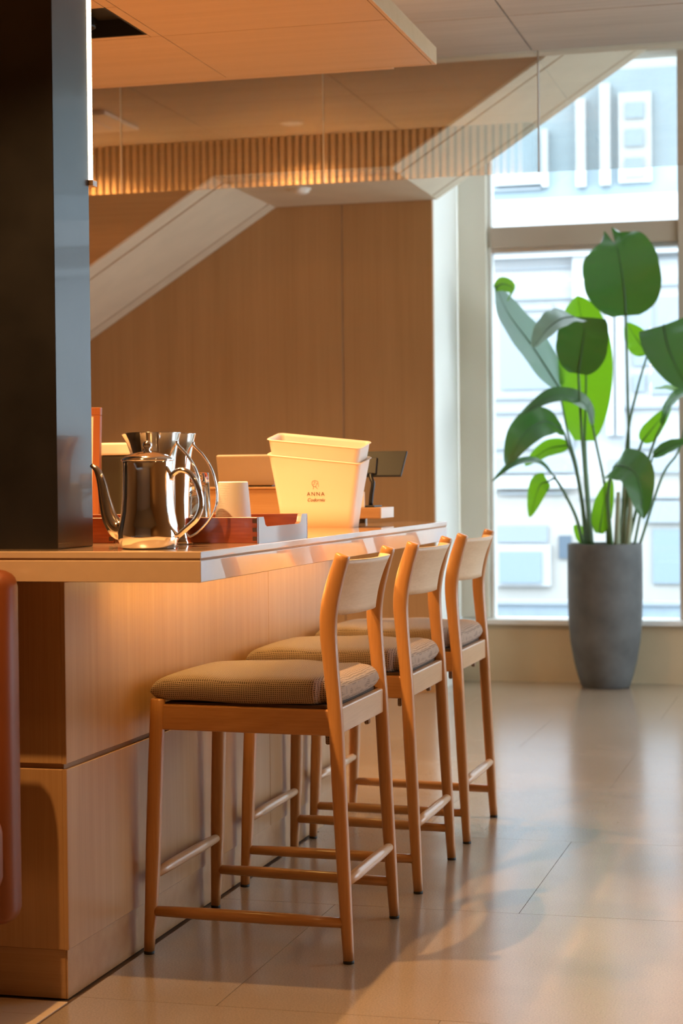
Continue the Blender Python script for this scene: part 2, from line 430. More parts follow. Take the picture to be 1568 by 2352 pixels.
# ------------------------------------------------------------------ lamp fixtures
def light_obj(name, typ, loc, energy, col, parent=None, size=0.1, target=None, spot=None, blend=0.4, size_y=None):
    d = bpy.data.lights.new(name, typ)
    d.energy = energy; d.color = col
    if typ == 'AREA':
        if size_y: d.shape = 'RECTANGLE'; d.size = size; d.size_y = size_y
        else: d.shape = 'DISK'; d.size = size
    elif typ == 'SPOT':
        d.spot_size = spot; d.spot_blend = blend; d.shadow_soft_size = size
    o = link(bpy.data.objects.new(name, d))
    o.location = loc
    if target is not None:
        o.rotation_euler = (Vector(target) - Vector(loc)).to_track_quat('-Z', 'Y').to_euler()
    return setp(o, parent)
def downlight(loc, energy, label, col=WARM2, group=None, face='lampface'):
    e = empty('ceiling_downlight', loc)
    tag(e, label, 'ceiling light', group)
    lathe('trim_ring', [(0.048, 0.0), (0.060, 0.0), (0.060, -0.004), (0.052, -0.006), (0.048, -0.002)], M['detector'], e, 32, close=True)
    lathe('lens', [(0.0, -0.0005), (0.047, -0.0005), (0.047, 0.0), (0.0, 0.0)], M[face], e, 24)
    light_obj('lamp', 'SPOT', (0, 0, -0.012), energy * 2.2, col, e, 0.035, target=(0, 0, -1), spot=math.radians(140), blend=0.8)
    return e

# ------------------------------------------------------------------ floor
floor = struct(box('floor', (-4.2, -8.0, -0.12), (4.8, 6.9, -0.004), M['dark_gap']))
def slab_mesh(name, sx, sy, sz, bev, mat):
    bm = bm_box((0, 0, -sz), (sx, sy, 0), bev, 1)
    bmesh.ops.recalc_face_normals(bm, faces=bm.faces)
    me = bpy.data.meshes.new(name); bm.to_mesh(me); bm.free(); me.materials.append(mat)
    return me
T = 1.0035; GAP = 0.0016
X_SPLIT = 0.012
tile_me = slab_mesh('floor_tile', T - GAP, T - GAP, 0.0039, 0.0, M['tile'])
for j in range(-8, 8):
    y = 0.030 + j * T
    off = 0.334 if j % 2 == 0 else 0.834 - T
    for i in range(-5, 6):
        x = off + i * T
        if x > 4.7 or y > 6.65 or y + T < -7.9: continue
        x0 = max(x, X_SPLIT if y < 2.0 else -4.1); x1 = min(x + T - GAP, 4.75); y1 = min(y + T - GAP, 6.85)
        if x1 - x0 < 0.02 or (y < -0.5 and x1 < 0.02): continue
        if x0 == x and x1 == x + T - GAP and y1 == y + T - GAP:
            o = link(bpy.data.objects.new('floor_tile', tile_me)); o.location = (x, y, 0)
        else:
            o = box('floor_tile', (x0, y, -0.0039), (x1, y1, 0.0), M['tile'])
        o.parent = floor
# paler boards on the far side of the joint that runs on from the bar corner
for j in range(30):
    y = -0.012 - 0.105 * (j + 1)
    box('floor_plank', (-4.1, y, -0.0039), (X_SPLIT - 0.009, y + 0.1035, -0.0002), M['plank'], floor, 0.0004, 1)

# ------------------------------------------------------------------ ceilings
ceiling = struct(box('ceiling', (-4.2, -8.0, 3.012), (4.8, 4.345, 3.12), M['dark_gap']))
CP_X, CP_Y = 0.972, 0.657
for i in range(-5, 5):
    for j in range(-3, 1):
        x = 0.366 + i * CP_X; y = 3.687 + j * CP_Y
        box('ceiling_panel', (max(x, -4.1) + 0.0035, y + 0.0035, 3.0), (min(x + CP_X, 4.7) - 0.0035, min(y + CP_Y, 4.345) - 0.0035, 3.0119), M['ceil'], ceiling)
for i in range(-5, 5):
    x = 0.366 + i * CP_X
    box('ceiling_panel', (max(x, -4.1) + 0.002, -7.9, 3.0), (min(x + CP_X, 4.7) - 0.002, 1.714, 3.0119), M['ceil'], ceiling)
struct(box('ceiling', (-4.2, 4.76, 3.72), (4.8, 6.9, 3.84), M['white']))
struct(box('trim_1', (-4.2, 4.46, 3.065), (4.8, 4.75, 3.84), M['beige'], None, 0.004))

# ------------------------------------------------------------------ enclosing walls
wl = struct(box('wall_left', (-4.3, -8.0, 0.0), (-4.2, 6.9, 3.84), M['wallwood']))
wr = struct(box('wall_rear', (-4.2, -8.1, 0.0), (4.8, -8.0, 3.84), M['rear']))
# right side: glazed wall, low parapet, posts and panes
gr = struct(empty('window_3', (4.7, 0, 0)))
box('parapet', (0.0, 2.2, 0.0), (0.12, 6.9, 0.345), M['apron'], gr)
box('head_beam', (0.0, 2.2, 2.86), (0.12, 6.9, 3.84), M['white'], gr)
struct(box('wall_right', (4.7, -8.0, 0.0), (4.82, 2.199, 3.84), M['wallwood']))
for k in range(4):
    y = 2.2 + k * 1.53
    box('post', (0.0, y, 0.346), (0.12, y + 0.09, 2.859), M['jamb'], gr, 0.004)
    if k < 3:
        box('pane', (0.055, y + 0.091, 0.347), (0.063, y + 1.529, 2.858), M['winglass'], gr)

# ------------------------------------------------------------------ far wall with the big window
wb = struct(empty('wall_back', (0, 0, 0)))
box('backing', (-4.2, 5.982, 0.0), (-0.440, 6.08, 3.72), M['dark_gap'], wb)
xs = [-4.2, -2.42, -0.924, -0.430]
for a, b in zip(xs[:-1], xs[1:]):
    box('wall_panel', (a + 0.002, 5.960, 0.0), (b - (0.002 if b < -0.5 else 0.0), 5.9815, 3.72), M['wallwood'], wb, 0.0015, 1)
struct(box('wall_return', (-0.4395, 5.9825, 0.0), (-0.428, 6.62, 3.72), M['white']))
w1 = struct(empty('window_1', (0, 0, 0)))
box('jamb', (-0.428, 6.622, 0.352), (-0.262, 6.80, 3.72), M['jamb'], w1, 0.006)
box('frame_edge', (-0.2615, 6.66, 0.3505), (-0.240, 6.76, 3.47), M['sill'], w1, 0.003)
box('sill', (-0.425, 6.56, 0.320), (0.815, 6.80, 0.3495), M['sill'], w1, 0.004)
box('transom', (-0.2395, 6.64, 2.43), (0.799, 6.80, 2.548), M['transom'], w1, 0.004)
box('transom_lip', (-0.2395, 6.66, 2.405), (0.799, 6.78, 2.429), M['steelrail'], w1)
box('pane', (-0.2393, 6.70, 0.3515), (0.7985, 6.708, 2.404), M['winglass'], w1)
box('pane', (-0.2393, 6.70, 2.549), (0.7985, 6.708, 3.4695), M['winglass'], w1)
box('head', (-0.261, 6.62, 3.4705), (4.7, 6.80, 3.72), M['jamb'], w1)
box('apron_panel', (-0.427, 6.60, 0.0), (0.815, 6.80, 0.3195), M['apron'], w1)
w2 = struct(empty('window_2', (0, 0, 0)))
box('mullion', (0.800, 6.62, 0.3505), (0.905, 6.80, 3.4695), M['transom'], w2, 0.004)
box('sill', (0.816, 6.56, 0.320), (4.7, 6.80, 0.3495), M['sill'], w2, 0.004)
box('apron_panel', (0.816, 6.60, 0.0), (4.7, 6.80, 0.3195), M['apron'], w2)
for a, b in ((0.906, 2.10), (2.20, 3.40), (3.50, 4.70)):
    box('transom', (a, 6.64, 2.43), (b, 6.80, 2.548), M['transom'], w2, 0.004)
    box('pane', (a, 6.70, 0.3515), (b, 6.708, 2.429), M['winglass'], w2)
    box('pane', (a, 6.70, 2.549), (b, 6.708, 3.4695), M['winglass'], w2)
    if b < 4: box('mullion', (b + 0.001, 6.62, 0.3505), (b + 0.099, 6.80, 3.4695), M['transom'], w2, 0.004)

# ------------------------------------------------------------------ staircase: boarded underside and timber flank
st = struct(empty('staircase', (0, 0, 0)))
YF, YB = 4.905, 5.9585
ZH, XL, XR, SL, SR = 2.617, -1.292, -0.402, 0.635, 0.648
XA, XB = -3.6, 1.25
line = [(XA, ZH - SL * (XL - XA)), (XL, ZH), (XR, ZH), (XB, ZH + SR * (XB - XR))]
top = 3.70
def clip_top(pts):
    out = []
    for (x, z) in pts:
        out.append((x, min(z, top)))
    return out
xt = XR + (top - ZH) / SR
flank = [line[0], line[1], line[2], (xt, top), (XA, top)]
bm_obj('flank_panel', prism_y([(x, z + 0.002) for x, z in flank[:4]] + [flank[4]], YF + 0.004, YF + 0.05), wood('flank_veneer', (0.43, 0.215, 0.07), (0.50, 0.26, 0.09), 'X', 0.5, fine=90, along=2), st)
def soffit_board(name, a, b, y0, y1, mat, drop=0.0, thick=0.03):
    d = Vector((b[0] - a[0], 0, b[1] - a[1])).normalized(); n = Vector((-d.z, 0, d.x))
    pts = [(a[0] - n.x * drop, a[1] - n.z * drop), (b[0] - n.x * drop, b[1] - n.z * drop)]
    pts = pts + [(b[0] + n.x * thick, b[1] + n.z * thick), (a[0] + n.x * thick, a[1] + n.z * thick)]
    return bm_obj(name, prism_y(pts, y0, y1), mat, st)
segs = [(line[0], line[1]), (line[1], line[2]), (line[2], (xt, top))]
for k, (a, b) in enumerate(segs):
    soffit_board('soffit_backing', a, b, YF + 0.055, YB, M['gap_brown'], drop=-0.012, thick=0.05)
    soffit_board('soffit_border', a, b, YF, YF + 0.150, M['beige'], thick=0.011)
    if k == 1:
        soffit_board('soffit_panel', a, b, YF + 0.172, YB, M['beige'], thick=0.011)
    else:
        soffit_board('soffit_panel', a, b, YF + 0.172, YB - 0.136, M['beige'], thick=0.011)
        soffit_board('soffit_border', a, b, YB - 0.118, YB, M['beige'], thick=0.011)

# fittings under the landing
sd = empty('smoke_detector', (-0.985, 5.37, ZH)); tag(sd, 'round white smoke detector under the stair landing', 'smoke detector')
lathe('body', [(0.0, -0.028), (0.030, -0.027), (0.044, -0.018), (0.048, -0.010), (0.048, 0.0), (0.0, 0.0)], M['detector'], sd, 32)
lathe('base_ring', [(0.048, 0.0), (0.055, 0.0), (0.055, -0.006), (0.048, -0.008)], M['detector'], sd, 32, close=True)
av = empty('air_vent', (-1.04, 5.155, ZH)); tag(av, 'slim slotted air vent under the stair landing', 'vent')
box('frame', (-0.105, -0.028, -0.004), (0.105, 0.028, 0.0), M['detector'], av, 0.001)
for x0, x1 in ((-0.095, -0.008), (0.008, 0.095)):
    for q in range(3):
        box('slot', (x0, -0.018 + q * 0.013, -0.0065), (x1, -0.012 + q * 0.013, -0.0042), M['vent'], av)

# ------------------------------------------------------------------ hung glass screen
gs = empty('glass_screen', (0, 4.36, 2.475)); tag(gs, 'clear glass screen of several panes hung from the ceiling edge', 'glass screen')
px = [-3.49, -2.52, -1.555, -0.585, 0.388, 1.36, 2.33, 3.30]
for a, b in zip(px[:-1], px[1:]):
    bm = bm_box((a + 0.003, -0.005, 0.0), (b - 0.003, 0.005, 0.585), 0.0)
    bm_obj('glass_pane', bm, M['smokeglass'], gs)
    box('joint_strip', (b - 0.0028, -0.006, 0.0), (b + 0.0028, 0.006, 0.585), M['steelrail'], gs)
box('top_channel', (-3.6, -0.012, 0.586), (3.4, 0.012, 0.64), M['steelrail'], gs)

# ------------------------------------------------------------------ slatted band above the canopy (seen mirrored in the glass)
sb = struct(empty('trim_2', (0, 2.75, 2.645)))
box('backing_board', (-2.9, -0.10, 0.0), (0.10, -0.021, 0.355), M['dark_gap'], sb)
n_sl = 73
for k in range(n_sl):
    x = -2.885 + k * 0.0405
    box('slat', (x, -0.0205, 0.0), (x + 0.021, 0.006, 0.355), M['slat'], sb)
box('ledge', (-2.9, -0.020, -0.018), (0.10, 0.075, -0.002), M['slat'], sb)
box('led_strip', (-2.85, 0.055, 0.000), (0.08, 0.067, 0.006), M['cove'], sb)

# ceiling fittings between canopy and glass
downlight((-1.10, 3.09, 3.0), STAFF_W, 'added ceiling downlight hidden by the post, brightening the back wall', group='staff side downlights')
downlight((-2.35, 3.09, 3.0), STAFF_W, 'added ceiling downlight hidden by the post, brightening the back wall', group='staff side downlights')  # added lamp, out of sight behind the post, brightens the back wall
ac = empty('air_cassette', (-2.13, 3.48, 3.0)); tag(ac, 'cream ceiling air cassette mirrored in the hung glass', 'air conditioner')
box('face_panel', (-0.24, -0.24, -0.022), (0.24, 0.24, 0.0), M['acpanel'], ac, 0.008)
box('grille', (-0.13, -0.13, -0.028), (0.13, 0.13, -0.0225), M['detector'], ac, 0.002)

# unseen fill lamps added behind and beside the camera
for k, (x, y) in enumerate(((-1.6, -1.6), (0.2, -2.3), (2.4, -1.2), (2.6, 0.7), (-1.6, -4.6), (0.9, -5.2), (3.2, -4.4))):
    downlight((x, y, 3.0), ROOM_FILL_W * (4.2 if y < -4 else 1.7 if x > 2 else 0.45), 'added unseen fill downlight in the panelled room ceiling', group='added room fill lights')

# ------------------------------------------------------------------ canopy over the bar
cp = empty('bar_canopy', (0, 1.0, 2.519)); tag(cp, 'hanging wood panelled canopy above the bar counter', 'canopy')
CX0, CX1, CY0, CY1 = -1.60, 0.365, -2.0, 2.312
def cbox(name, lo, hi, mat, bev=0.0, parent=None):
    return box(name, (lo[0], lo[1] - 1.0, lo[2] - 2.519), (hi[0], hi[1] - 1.0, hi[2] - 2.519), mat, parent or cp, bev, 1)
SX0, SX1 = -0.75, -0.400
slots = [(0.325, 0.673), (1.285, 1.633)]
cbox('core', (CX0, CY0, 2.574), (CX1 - 0.015, CY1 - 0.001, 2.575 + 0.001), M['canopy'])
cbox('fascia', (CX1 - 0.014, CY0, 2.519), (CX1, CY1, 2.576), M['canopy'], 0.001)
cbox('fascia', (CX0, CY1 - 0.014, 2.519), (CX1 - 0.0145, CY1, 2.573), M['canopy'], 0.001)
g = 0.0016
xe = CX1 - 0.0145; ye = CY1 - 0.0145
def panel(x0, y0, x1, y1):
    cbox('ceiling_panel', (x0 + g, y0 + g, 2.5195), (x1 - g, y1 - g, 2.536), M['canopy'])
SEAMX, SEAMY = -0.364, 1.664
panel(SEAMX, SEAMY, xe, ye); panel(SEAMX, 0.69, xe, SEAMY); panel(SEAMX, CY0, xe, 0.69)
panel(CX0, SEAMY, SEAMX, ye)
panel(SX1, 1.285, SEAMX, SEAMY); panel(SX1, 0.31, SEAMX, 1.285); panel(SX1, CY0, SEAMX, 0.31)
panel(SX0, slots[1][1], SX1, SEAMY); panel(SX0, slots[0][1], SX1, slots[1][0]); panel(SX0, CY0, SX1, slots[0][0])
panel(CX0, CY0, SX0, SEAMY)
for y0, y1 in slots:
    rec = empty('spot_recess', ((SX0 + SX1) / 2, (y0 + y1) / 2, 2.519)); tag(rec, 'black square lamp recess in the canopy underside' + (' next to the post light strip' if y0 > 1 else ' near the bar end'), 'lamp recess', 'canopy lamp recesses')
    hx, hy = (SX1 - SX0) / 2 - 0.001, (y1 - y0) / 2 - 0.001
    for lo, hi in (((-hx, -hy, 0.001), (-hx + 0.006, hy, 0.053)), ((hx - 0.006, -hy, 0.001), (hx, hy, 0.053)), ((-hx + 0.0065, -hy, 0.001), (hx - 0.0065, -hy + 0.006, 0.053)), ((-hx + 0.0065, hy - 0.006, 0.001), (hx - 0.0065, hy, 0.053))):
        box('side_plate', lo, hi, M['blackfix'], rec)
    box('back_plate', (-hx, -hy, 0.0535), (hx, hy, 0.0545), M['blackfix'], rec)
    box('track', (-0.018, -hy + 0.02, 0.036), (0.018, hy - 0.02, 0.053), M['blackfix'], rec)
    for q in (-1, 1):
        sp = empty('spot_head', (0, q * 0.085, 0.02)); sp.parent = rec
        lathe('housing', [(0.0, 0.016), (0.030, 0.014), (0.038, 0.0), (0.038, -0.006), (0.034, -0.006), (0.032, 0.0), (0.0, 0.004)], M['blackfix'], sp, 28)
        light_obj('lamp', 'SPOT', (0, 0, -0.012), SPOT_W, WARM2, sp, 0.03, target=(0.12, 0, -1.0), spot=math.radians(95), blend=0.5)
# small recessed canopy spots over the counter edge
for y in (-0.80, 0.25):
    e = empty('canopy_spot', (0.0, y, 2.5195)); tag(e, 'small recessed spot set into the canopy underside', 'ceiling light', 'small canopy spots')
    lathe('trim_ring', [(0.026, 0.0), (0.034, 0.0), (0.034, -0.003), (0.026, -0.003)], M['blackfix'], e, 24, close=True)
    lathe('lens', [(0.0, -0.0008), (0.0255, -0.0008), (0.0255, 0.0), (0.0, 0.0)], M['lampface'], e, 20)
    light_obj('lamp', 'SPOT', (0, 0, -0.006), SPOT_W * 2.0, WARM2, e, 0.012, target=(0.10, 0.05, -1.0), spot=math.radians(110), blend=0.6)
# hangers
cbox('cove_strip', (0.30, -1.9, 2.577), (0.312, 2.25, 2.583), M['cove_soft'])
for hx in (-1.2, -0.45):
    for hy in (-0.2, 1.9):
        cbox('hanger', (hx - 0.01, hy - 0.01, 2.577), (hx + 0.01, hy + 0.01, 2.999), M['blackfix'])

# ------------------------------------------------------------------ bar body and counter
bar = empty('bar_counter_body', (0, 0, 0)); tag(bar, 'wood veneer bar body under the counter beside the stools', 'bar')
BX0, BY1 = -1.30, 2.315
box('core', (BX0, 0.0085, 0.0), (-0.0085, BY1 - 0.012, 0.9345), M['groove_tan'], bar)
F0, F1 = -0.0080, 0.002         # long side skin
YE = (0.000, 1.529, BY1)
for a, b in zip(YE[:-1], YE[1:]):
    for z0, z1 in ((0.111, 0.5115), (0.5235, 0.9255)):
        box('side_panel', (F0, a + 0.001, z0), (F1, b - 0.001, z1), M['bar'], bar, 0.0012, 1)
for z0, z1 in ((0.111, 0.5115), (0.5235, 0.9255)):
    box('end_panel', (BX0, -0.0015, z0), (F0 - 0.0005, 0.0080, z1), M['bar'], bar, 0.0012, 1)
    box('corner_strip', (F0, -0.0015, z0), (F1, 0.0006, z1), M['bar'], bar)
box('kick_plate', (-0.0082, 0.006, 0.0), (-0.004, BY1 - 0.01, 0.1095), M['bar_x'], bar, 0.001, 1)
box('kick_plate', (BX0, 0.0055, 0.0), (-0.0087, 0.0082, 0.1095), M['bar_x'], bar, 0.001, 1)
box('far_end_panel', (BX0, BY1 - 0.0115, 0.0), (F1, BY1, 0.9255), M['bar'], bar, 0.001, 1)

ct = empty('countertop', (0, 0, 0.9355)); tag(ct, 'long pale laminate countertop with a grooved edge', 'countertop')
TX0, TX1, TY0, TY1 = -1.35, 0.376, -0.163, 2.362
box('apron', (TX0, TY0 + 0.0005, 0.0), (TX1 - 0.0005, TY1, 0.0455), M['top'], ct, 0.0012, 1)
box('groove_core', (TX0, TY0 + 0.002, 0.0457), (TX1 - 0.002, TY1 - 0.002, 0.0493), M['groove_tan'], ct)
box('top_slab', (TX0, TY0, 0.0495), (TX1, TY1, 0.0645), M['top'], ct, 0.0015, 2)

ls = empty('led_strip', (0.10, 1.2, 0.9355)); tag(ls, 'warm light strip under the counter overhang', 'light strip')
box('profile', (-0.012, -0.98, -0.006), (0.012, 1.0, -0.0005), M['detector'], ls)
box('diffuser', (-0.009, -0.975, -0.0095), (0.009, 0.995, -0.0062), M['led'], ls)

# ------------------------------------------------------------------ black post with its vertical light
post = empty('black_post', (-0.22, 0.046, 1.0)); tag(post, 'tall black lacquered post standing on the bar end', 'post')
box('shaft', (-0.24, -0.100, 0.0), (0.231, 0.100, 1.5185), M['blacklac'], post, 0.0015, 1)
pl = empty('post_light', (0.008, 0.158, 1.832)); tag(pl, 'thin vertical light strip glowing behind the black post', 'light strip')
box('holder', (-0.22, -0.010, 0.0), (-0.0035, 0.010, 0.687), M['blackfix'], pl)
box('diffuser', (-0.003, -0.009, 0.001), (0.0045, 0.009, 0.686), M['post_led'], pl)
box('end_bracket', (-0.10, -0.012, -0.014), (0.013, 0.014, -0.0005), M['top'], pl, 0.001)

# ------------------------------------------------------------------ leather chair at the left edge
ch = empty('leather_chair', (-0.276, -0.42, 0)); tag(ch, 'orange-brown leather chair with its back against the bar end', 'chair')
bm = bm_box((-0.262, 0.150, 0.220), (0.262, 0.240, 0.964), 0.036, 5); bm_obj('backrest', bm, M['leather'], ch, True)
bm = bm_box((-0.262, -0.33, 0.30), (0.262, 0.149, 0.46), 0.035, 5); bm_obj('seat', bm, M['leather'], ch, True)
for lx in (-0.22, 0.20):
    for ly in (-0.29, 0.17):
        tube_obj('leg', [(lx, ly, 0.0), (lx, ly, 0.11), (lx, ly, 0.31 if ly < 0 else 0.25)], [0.012, 0.015, 0.018], M['framewood'], ch)

# ------------------------------------------------------------------ bar stools
def make_stool():
    root = empty('bar_stool', (0, 0, 0))
    st_, sx_, sy_ = M['stool'], M['stool_x'], M['stool_y']
    for s in (-1, 1):
        pth = spline([(-0.246, s * 0.252, 0.007), (-0.238, s * 0.247, 0.16), (-0.229, s * 0.241, 0.42), (-0.222, s * 0.236, 0.616)], 14)
        rr = [0.0125 + 0.0062 * min(1, i / 6) - 0.0010 * max(0, (i - 9) / 4) for i in range(14)]
        pth += [[-0.2219, s * 0.236, 0.6185], [-0.2218, s * 0.236, 0.6195]]; rr += [0.0155, 0.011]
        l = tube_obj('front_leg', pth, rr, st_, root, 16, power=2.3)
        lathe('foot_cap', [(0.0, 0.0), (0.0125, 0.0), (0.013, 0.001), (0.013, 0.0072), (0.0, 0.0072)], M['rubber'], l, 16, (-0.246, s * 0.252, 0))
        cp_ = [(0.250, s * 0.236, 0.007), (0.241, s * 0.233, 0.18), (0.230, s * 0.230, 0.40), (0.222, s * 0.228, 0.58), (0.212, s * 0.228, 0.70), (0.206, s * 0.229, 0.79), (0.211, s * 0.230, 0.85), (0.226, s * 0.231, 0.91), (0.244, s * 0.232, 0.966)]
        rad = [(0.0128, 0.0128), (0.0156, 0.0156), (0.0172, 0.0168), (0.0178, 0.0172), (0.0186, 0.0174), (0.0206, 0.0174), (0.0212, 0.0170), (0.0200, 0.0165), (0.0178, 0.0158)]
        both = spline([list(a) + list(b) for a, b in zip(cp_, rad)], 40)
        path = [b[:3] for b in both]; rr = [(b[3], b[4]) for b in both]
        d = (Vector(path[-1]) - Vector(path[-2])).normalized()
        e1 = Vector(path[-1]) + d * 0.0028; e2 = Vector(path[-1]) + d * 0.0038
        path += [list(e1), list(e2)]; rr += [(0.0160, 0.0128), (0.0125, 0.0095)]
        l = tube_obj('rear_post', path, rr, st_, root, 20, power=2.5)
        lathe('foot_cap', [(0.0, 0.0), (0.0128, 0.0), (0.0133, 0.001), (0.0133, 0.0072), (0.0, 0.0072)], M['rubber'], l, 16, (0.250, s * 0.236, 0))
        bm = bm_box((-0.212, -0.010, 0.544), (0.214, 0.010, 0.606), 0.004, 2)
        for v in bm.verts:
            t = (v.co.x + 0.22) / 0.44
            v.co.y += s * (0.234 - 0.007 * t); v.co.z -= 0.006 * t
        bm_obj('side_rail', bm, sx_, root)
        tube_obj('side_stretcher', [(-0.236, s * 0.248, 0.104), (-0.10, s * 0.2455, 0.102), (0.10, s * 0.240, 0.098), (0.244, s * 0.2345, 0.095)], [0.0125, 0.0148, 0.0148, 0.0125], sx_, root, 14)
    box('front_rail', (-0.231, -0.222, 0.546), (-0.211, 0.222, 0.606), sy_, root, 0.004)
    box('rear_rail', (0.211, -0.214, 0.540), (0.231, 0.214, 0.603), sy_, root, 0.004)
    tube_obj('front_stretcher', [(-0.237, -0.246, 0.190), (-0.237, -0.1, 0.190), (-0.237, 0.1, 0.190), (-0.237, 0.246, 0.190)], [0.0115, 0.0140, 0.0140, 0.0115], sy_, root, 14, hint=Vector((1, 0, 0)))
    tube_obj('rear_stretcher', [(0.241, -0.232, 0.188), (0.241, -0.1, 0.188), (0.241, 0.1, 0.188), (0.241, 0.232, 0.188)], [0.0118, 0.0145, 0.0145, 0.0118], sy_, root, 14, hint=Vector((1, 0, 0)))
    box('seat_board', (-0.209, -0.223, 0.594), (0.209, 0.222, 0.6085), M['dark_gap'], root)
    # cushion: wide in front, drawn in between the rear posts
    nx, ny = 46, 40
    x0, x1 = -0.243, 0.226
    top, bot = {}, {}
    bm = bmesh.new()
    def hw(x):
        t = min(1, max(0, (x - 0.165) / 0.022)); t = t * t * (3 - 2 * t)
        return 0.243 - 0.006 * (x - x0) / 0.47 - 0.036 * t
    def prof(a, p): return max(0.0, 1 - abs(a) ** p) ** 0.38
    rnd = random.Random(3)
    for i in range(nx + 1):
        u = -1 + 2 * i / nx
        u = math.copysign(1 - (1 - abs(u)) ** 1.6, u)
        for j in range(ny + 1):
            v = -1 + 2 * j / ny
            v = math.copysign(1 - (1 - abs(v)) ** 1.6, v)
            x = (x0 + x1) / 2 + u * (x1 - x0) / 2
            shrink = 1 - 0.035 * max(0, abs(u) - 0.85) / 0.15
            y = v * hw(x) * shrink
            k = prof(u, 13) * prof(v, 15)
            crown = 0.78 + 0.14 * (u + 1) / 2 + 0.07 * (1 - u * u) * (1 - v * v)
            e = 0.6355 - 0.006 * (u + 1) / 2 + 0.0022 * math.sin(5 * u + 2 * v)
            top[i, j] = bm.verts.new((x, y, e + 0.047 * k * crown + 0.0012 * math.sin(9 * u) * k))
            if i in (0, nx) or j in (0, ny): bot[i, j] = top[i, j]
            else: bot[i, j] = bm.verts.new((x * 0.995, y * 0.99, e - 0.0240 * min(1, k * 1.05)))
    for i in range(nx):
        for j in range(ny):
            bm.faces.new((top[i, j], top[i + 1, j], top[i + 1, j + 1], top[i, j + 1]))
            q = (bot[i, j], bot[i, j + 1], bot[i + 1, j + 1], bot[i + 1, j])
            bm.faces.new(q)
    cu = bm_obj('cushion', bm, M['fabric'], root, True)
    for s in (-1, 1):
        bm = bm_box((0.188, s * 0.19 - 0.016, 0.512), (0.200, s * 0.19 + 0.016, 0.606), 0.003, 1)
        for v in bm.verts:
            if v.co.z < 0.53: v.co.y = s * 0.19 + (v.co.y - s * 0.19) * 0.55
        bm_obj('cushion_tie', bm, M['fabric'], cu)
    # bent back panel
    bm = bmesh.new(); n = 26; m = 10; half = 0.2185
    F, B = {}, {}
    for i in range(n + 1):
        v = -1 + 2 * i / n
        for j in range(m + 1):
            t = j / m
            za = 0.821 + 0.016 * max(0, (abs(v) - 0.80) / 0.20) ** 2; z = za + (0.954 - za) * t
            tt = (z - 0.806) / 0.148; xb = 0.200 + 0.0065 * tt + 0.034 * tt * tt
            bow = 0.050 * (1 - abs(v) ** 2.6) - 0.010
            rise = 0.0
            F[i, j] = bm.verts.new((xb + bow - 0.006, v * half, z + rise)); B[i, j] = bm.verts.new((xb + bow + 0.006, v * half, z + rise))
    for i in range(n):
        for j in range(m):
            bm.faces.new((F[i, j], F[i, j + 1], F[i + 1, j + 1], F[i + 1, j])); bm.faces.new((B[i, j], B[i + 1, j], B[i + 1, j + 1], B[i, j + 1]))
    for i in range(n):
        bm.faces.new((F[i, 0], F[i + 1, 0], B[i + 1, 0], B[i, 0])); bm.faces.new((F[i, m], B[i, m], B[i + 1, m], F[i + 1, m]))
    for j in range(m):
        bm.faces.new((F[0, j], B[0, j], B[0, j + 1], F[0, j + 1])); bm.faces.new((F[n, j], F[n, j + 1], B[n, j + 1], B[n, j]))
    sharp = [e for e in bm.edges if len(e.link_faces) == 2 and e.calc_face_angle(0) > 0.9]
    bmesh.ops.bevel(bm, geom=sharp, offset=0.0025, segments=2, profile=0.5, affect='EDGES')
    bm_obj('backrest', bm, M['ply'], root, True)
    return root
stool = make_stool()
spots = [(0.275, 0.678, 0.0, 'nearest wooden bar stool with taupe woven cushion at the counter'),
         (0.272, 1.447, 0.004, 'middle wooden bar stool with taupe woven cushion at the counter'),
         (0.268, 2.176, 0.0, 'farthest wooden bar stool with taupe woven cushion near the window')]
for k, (x, y, rz, lab) in enumerate(spots):
    o = stool if k == 0 else copy_tree(stool)
    o.location = (x, y, 0); o.rotation_euler = (0, 0, rz)
    tag(o, lab, 'bar stool', 'stools along the bar')

# ------------------------------------------------------------------ steel coffee server
tp = empty('coffee_server', (0.200, 0.0, 1.0)); tag(tp, 'polished steel gooseneck coffee server with a lidded top', 'coffee pot')
lathe('body', [(0.0, 0.0), (0.055, 0.0), (0.060, 0.004), (0.066, 0.020), (0.0672, 0.034), (0.064, 0.052), (0.0585, 0.080), (0.0555, 0.115), (0.0545, 0.150), (0.0545, 0.186), (0.0555, 0.190), (0.0535, 0.1905), (0.052, 0.186), (0.050, 0.10), (0.0, 0.10)], M['chrome'], tp, 64)
lid = lathe('lid', [(0.0, 0.190), (0.0565, 0.1908), (0.0575, 0.1925), (0.0565, 0.1950), (0.049, 0.2005), (0.036, 0.2070), (0.022, 0.2110), (0.010, 0.2130), (0.006, 0.2145), (0.0055, 0.217), (0.0, 0.217)], M['chrome'], tp, 64)
lathe('knob', [(0.0, 0.2145)] + [(0.0105 * math.sin(a * math.pi / 12), 0.2250 - 0.0105 * math.cos(a * math.pi / 12)) for a in range(1, 12)] + [(0.0, 0.2355)], M['chrome'], lid, 32)
sp_ = spline([(-0.052, 0, 0.040), (-0.072, 0, 0.044), (-0.090, 0, 0.068), (-0.1000, 0, 0.105), (-0.1080, 0, 0.145), (-0.1180, 0, 0.172), (-0.1315, 0, 0.183)], 32)
tube_obj('spout', sp_, [0.0300 - 0.0255 * (i / 31) ** 0.60 for i in range(32)], M['chrome'], tp, 20)
hp = spline([(0.053, 0, 0.150), (0.060, 0, 0.163), (0.078, 0, 0.170), (0.100, 0, 0.160), (0.117, 0, 0.128), (0.122, 0, 0.095), (0.112, 0, 0.066), (0.088, 0, 0.044), (0.066, 0, 0.026)], 40)
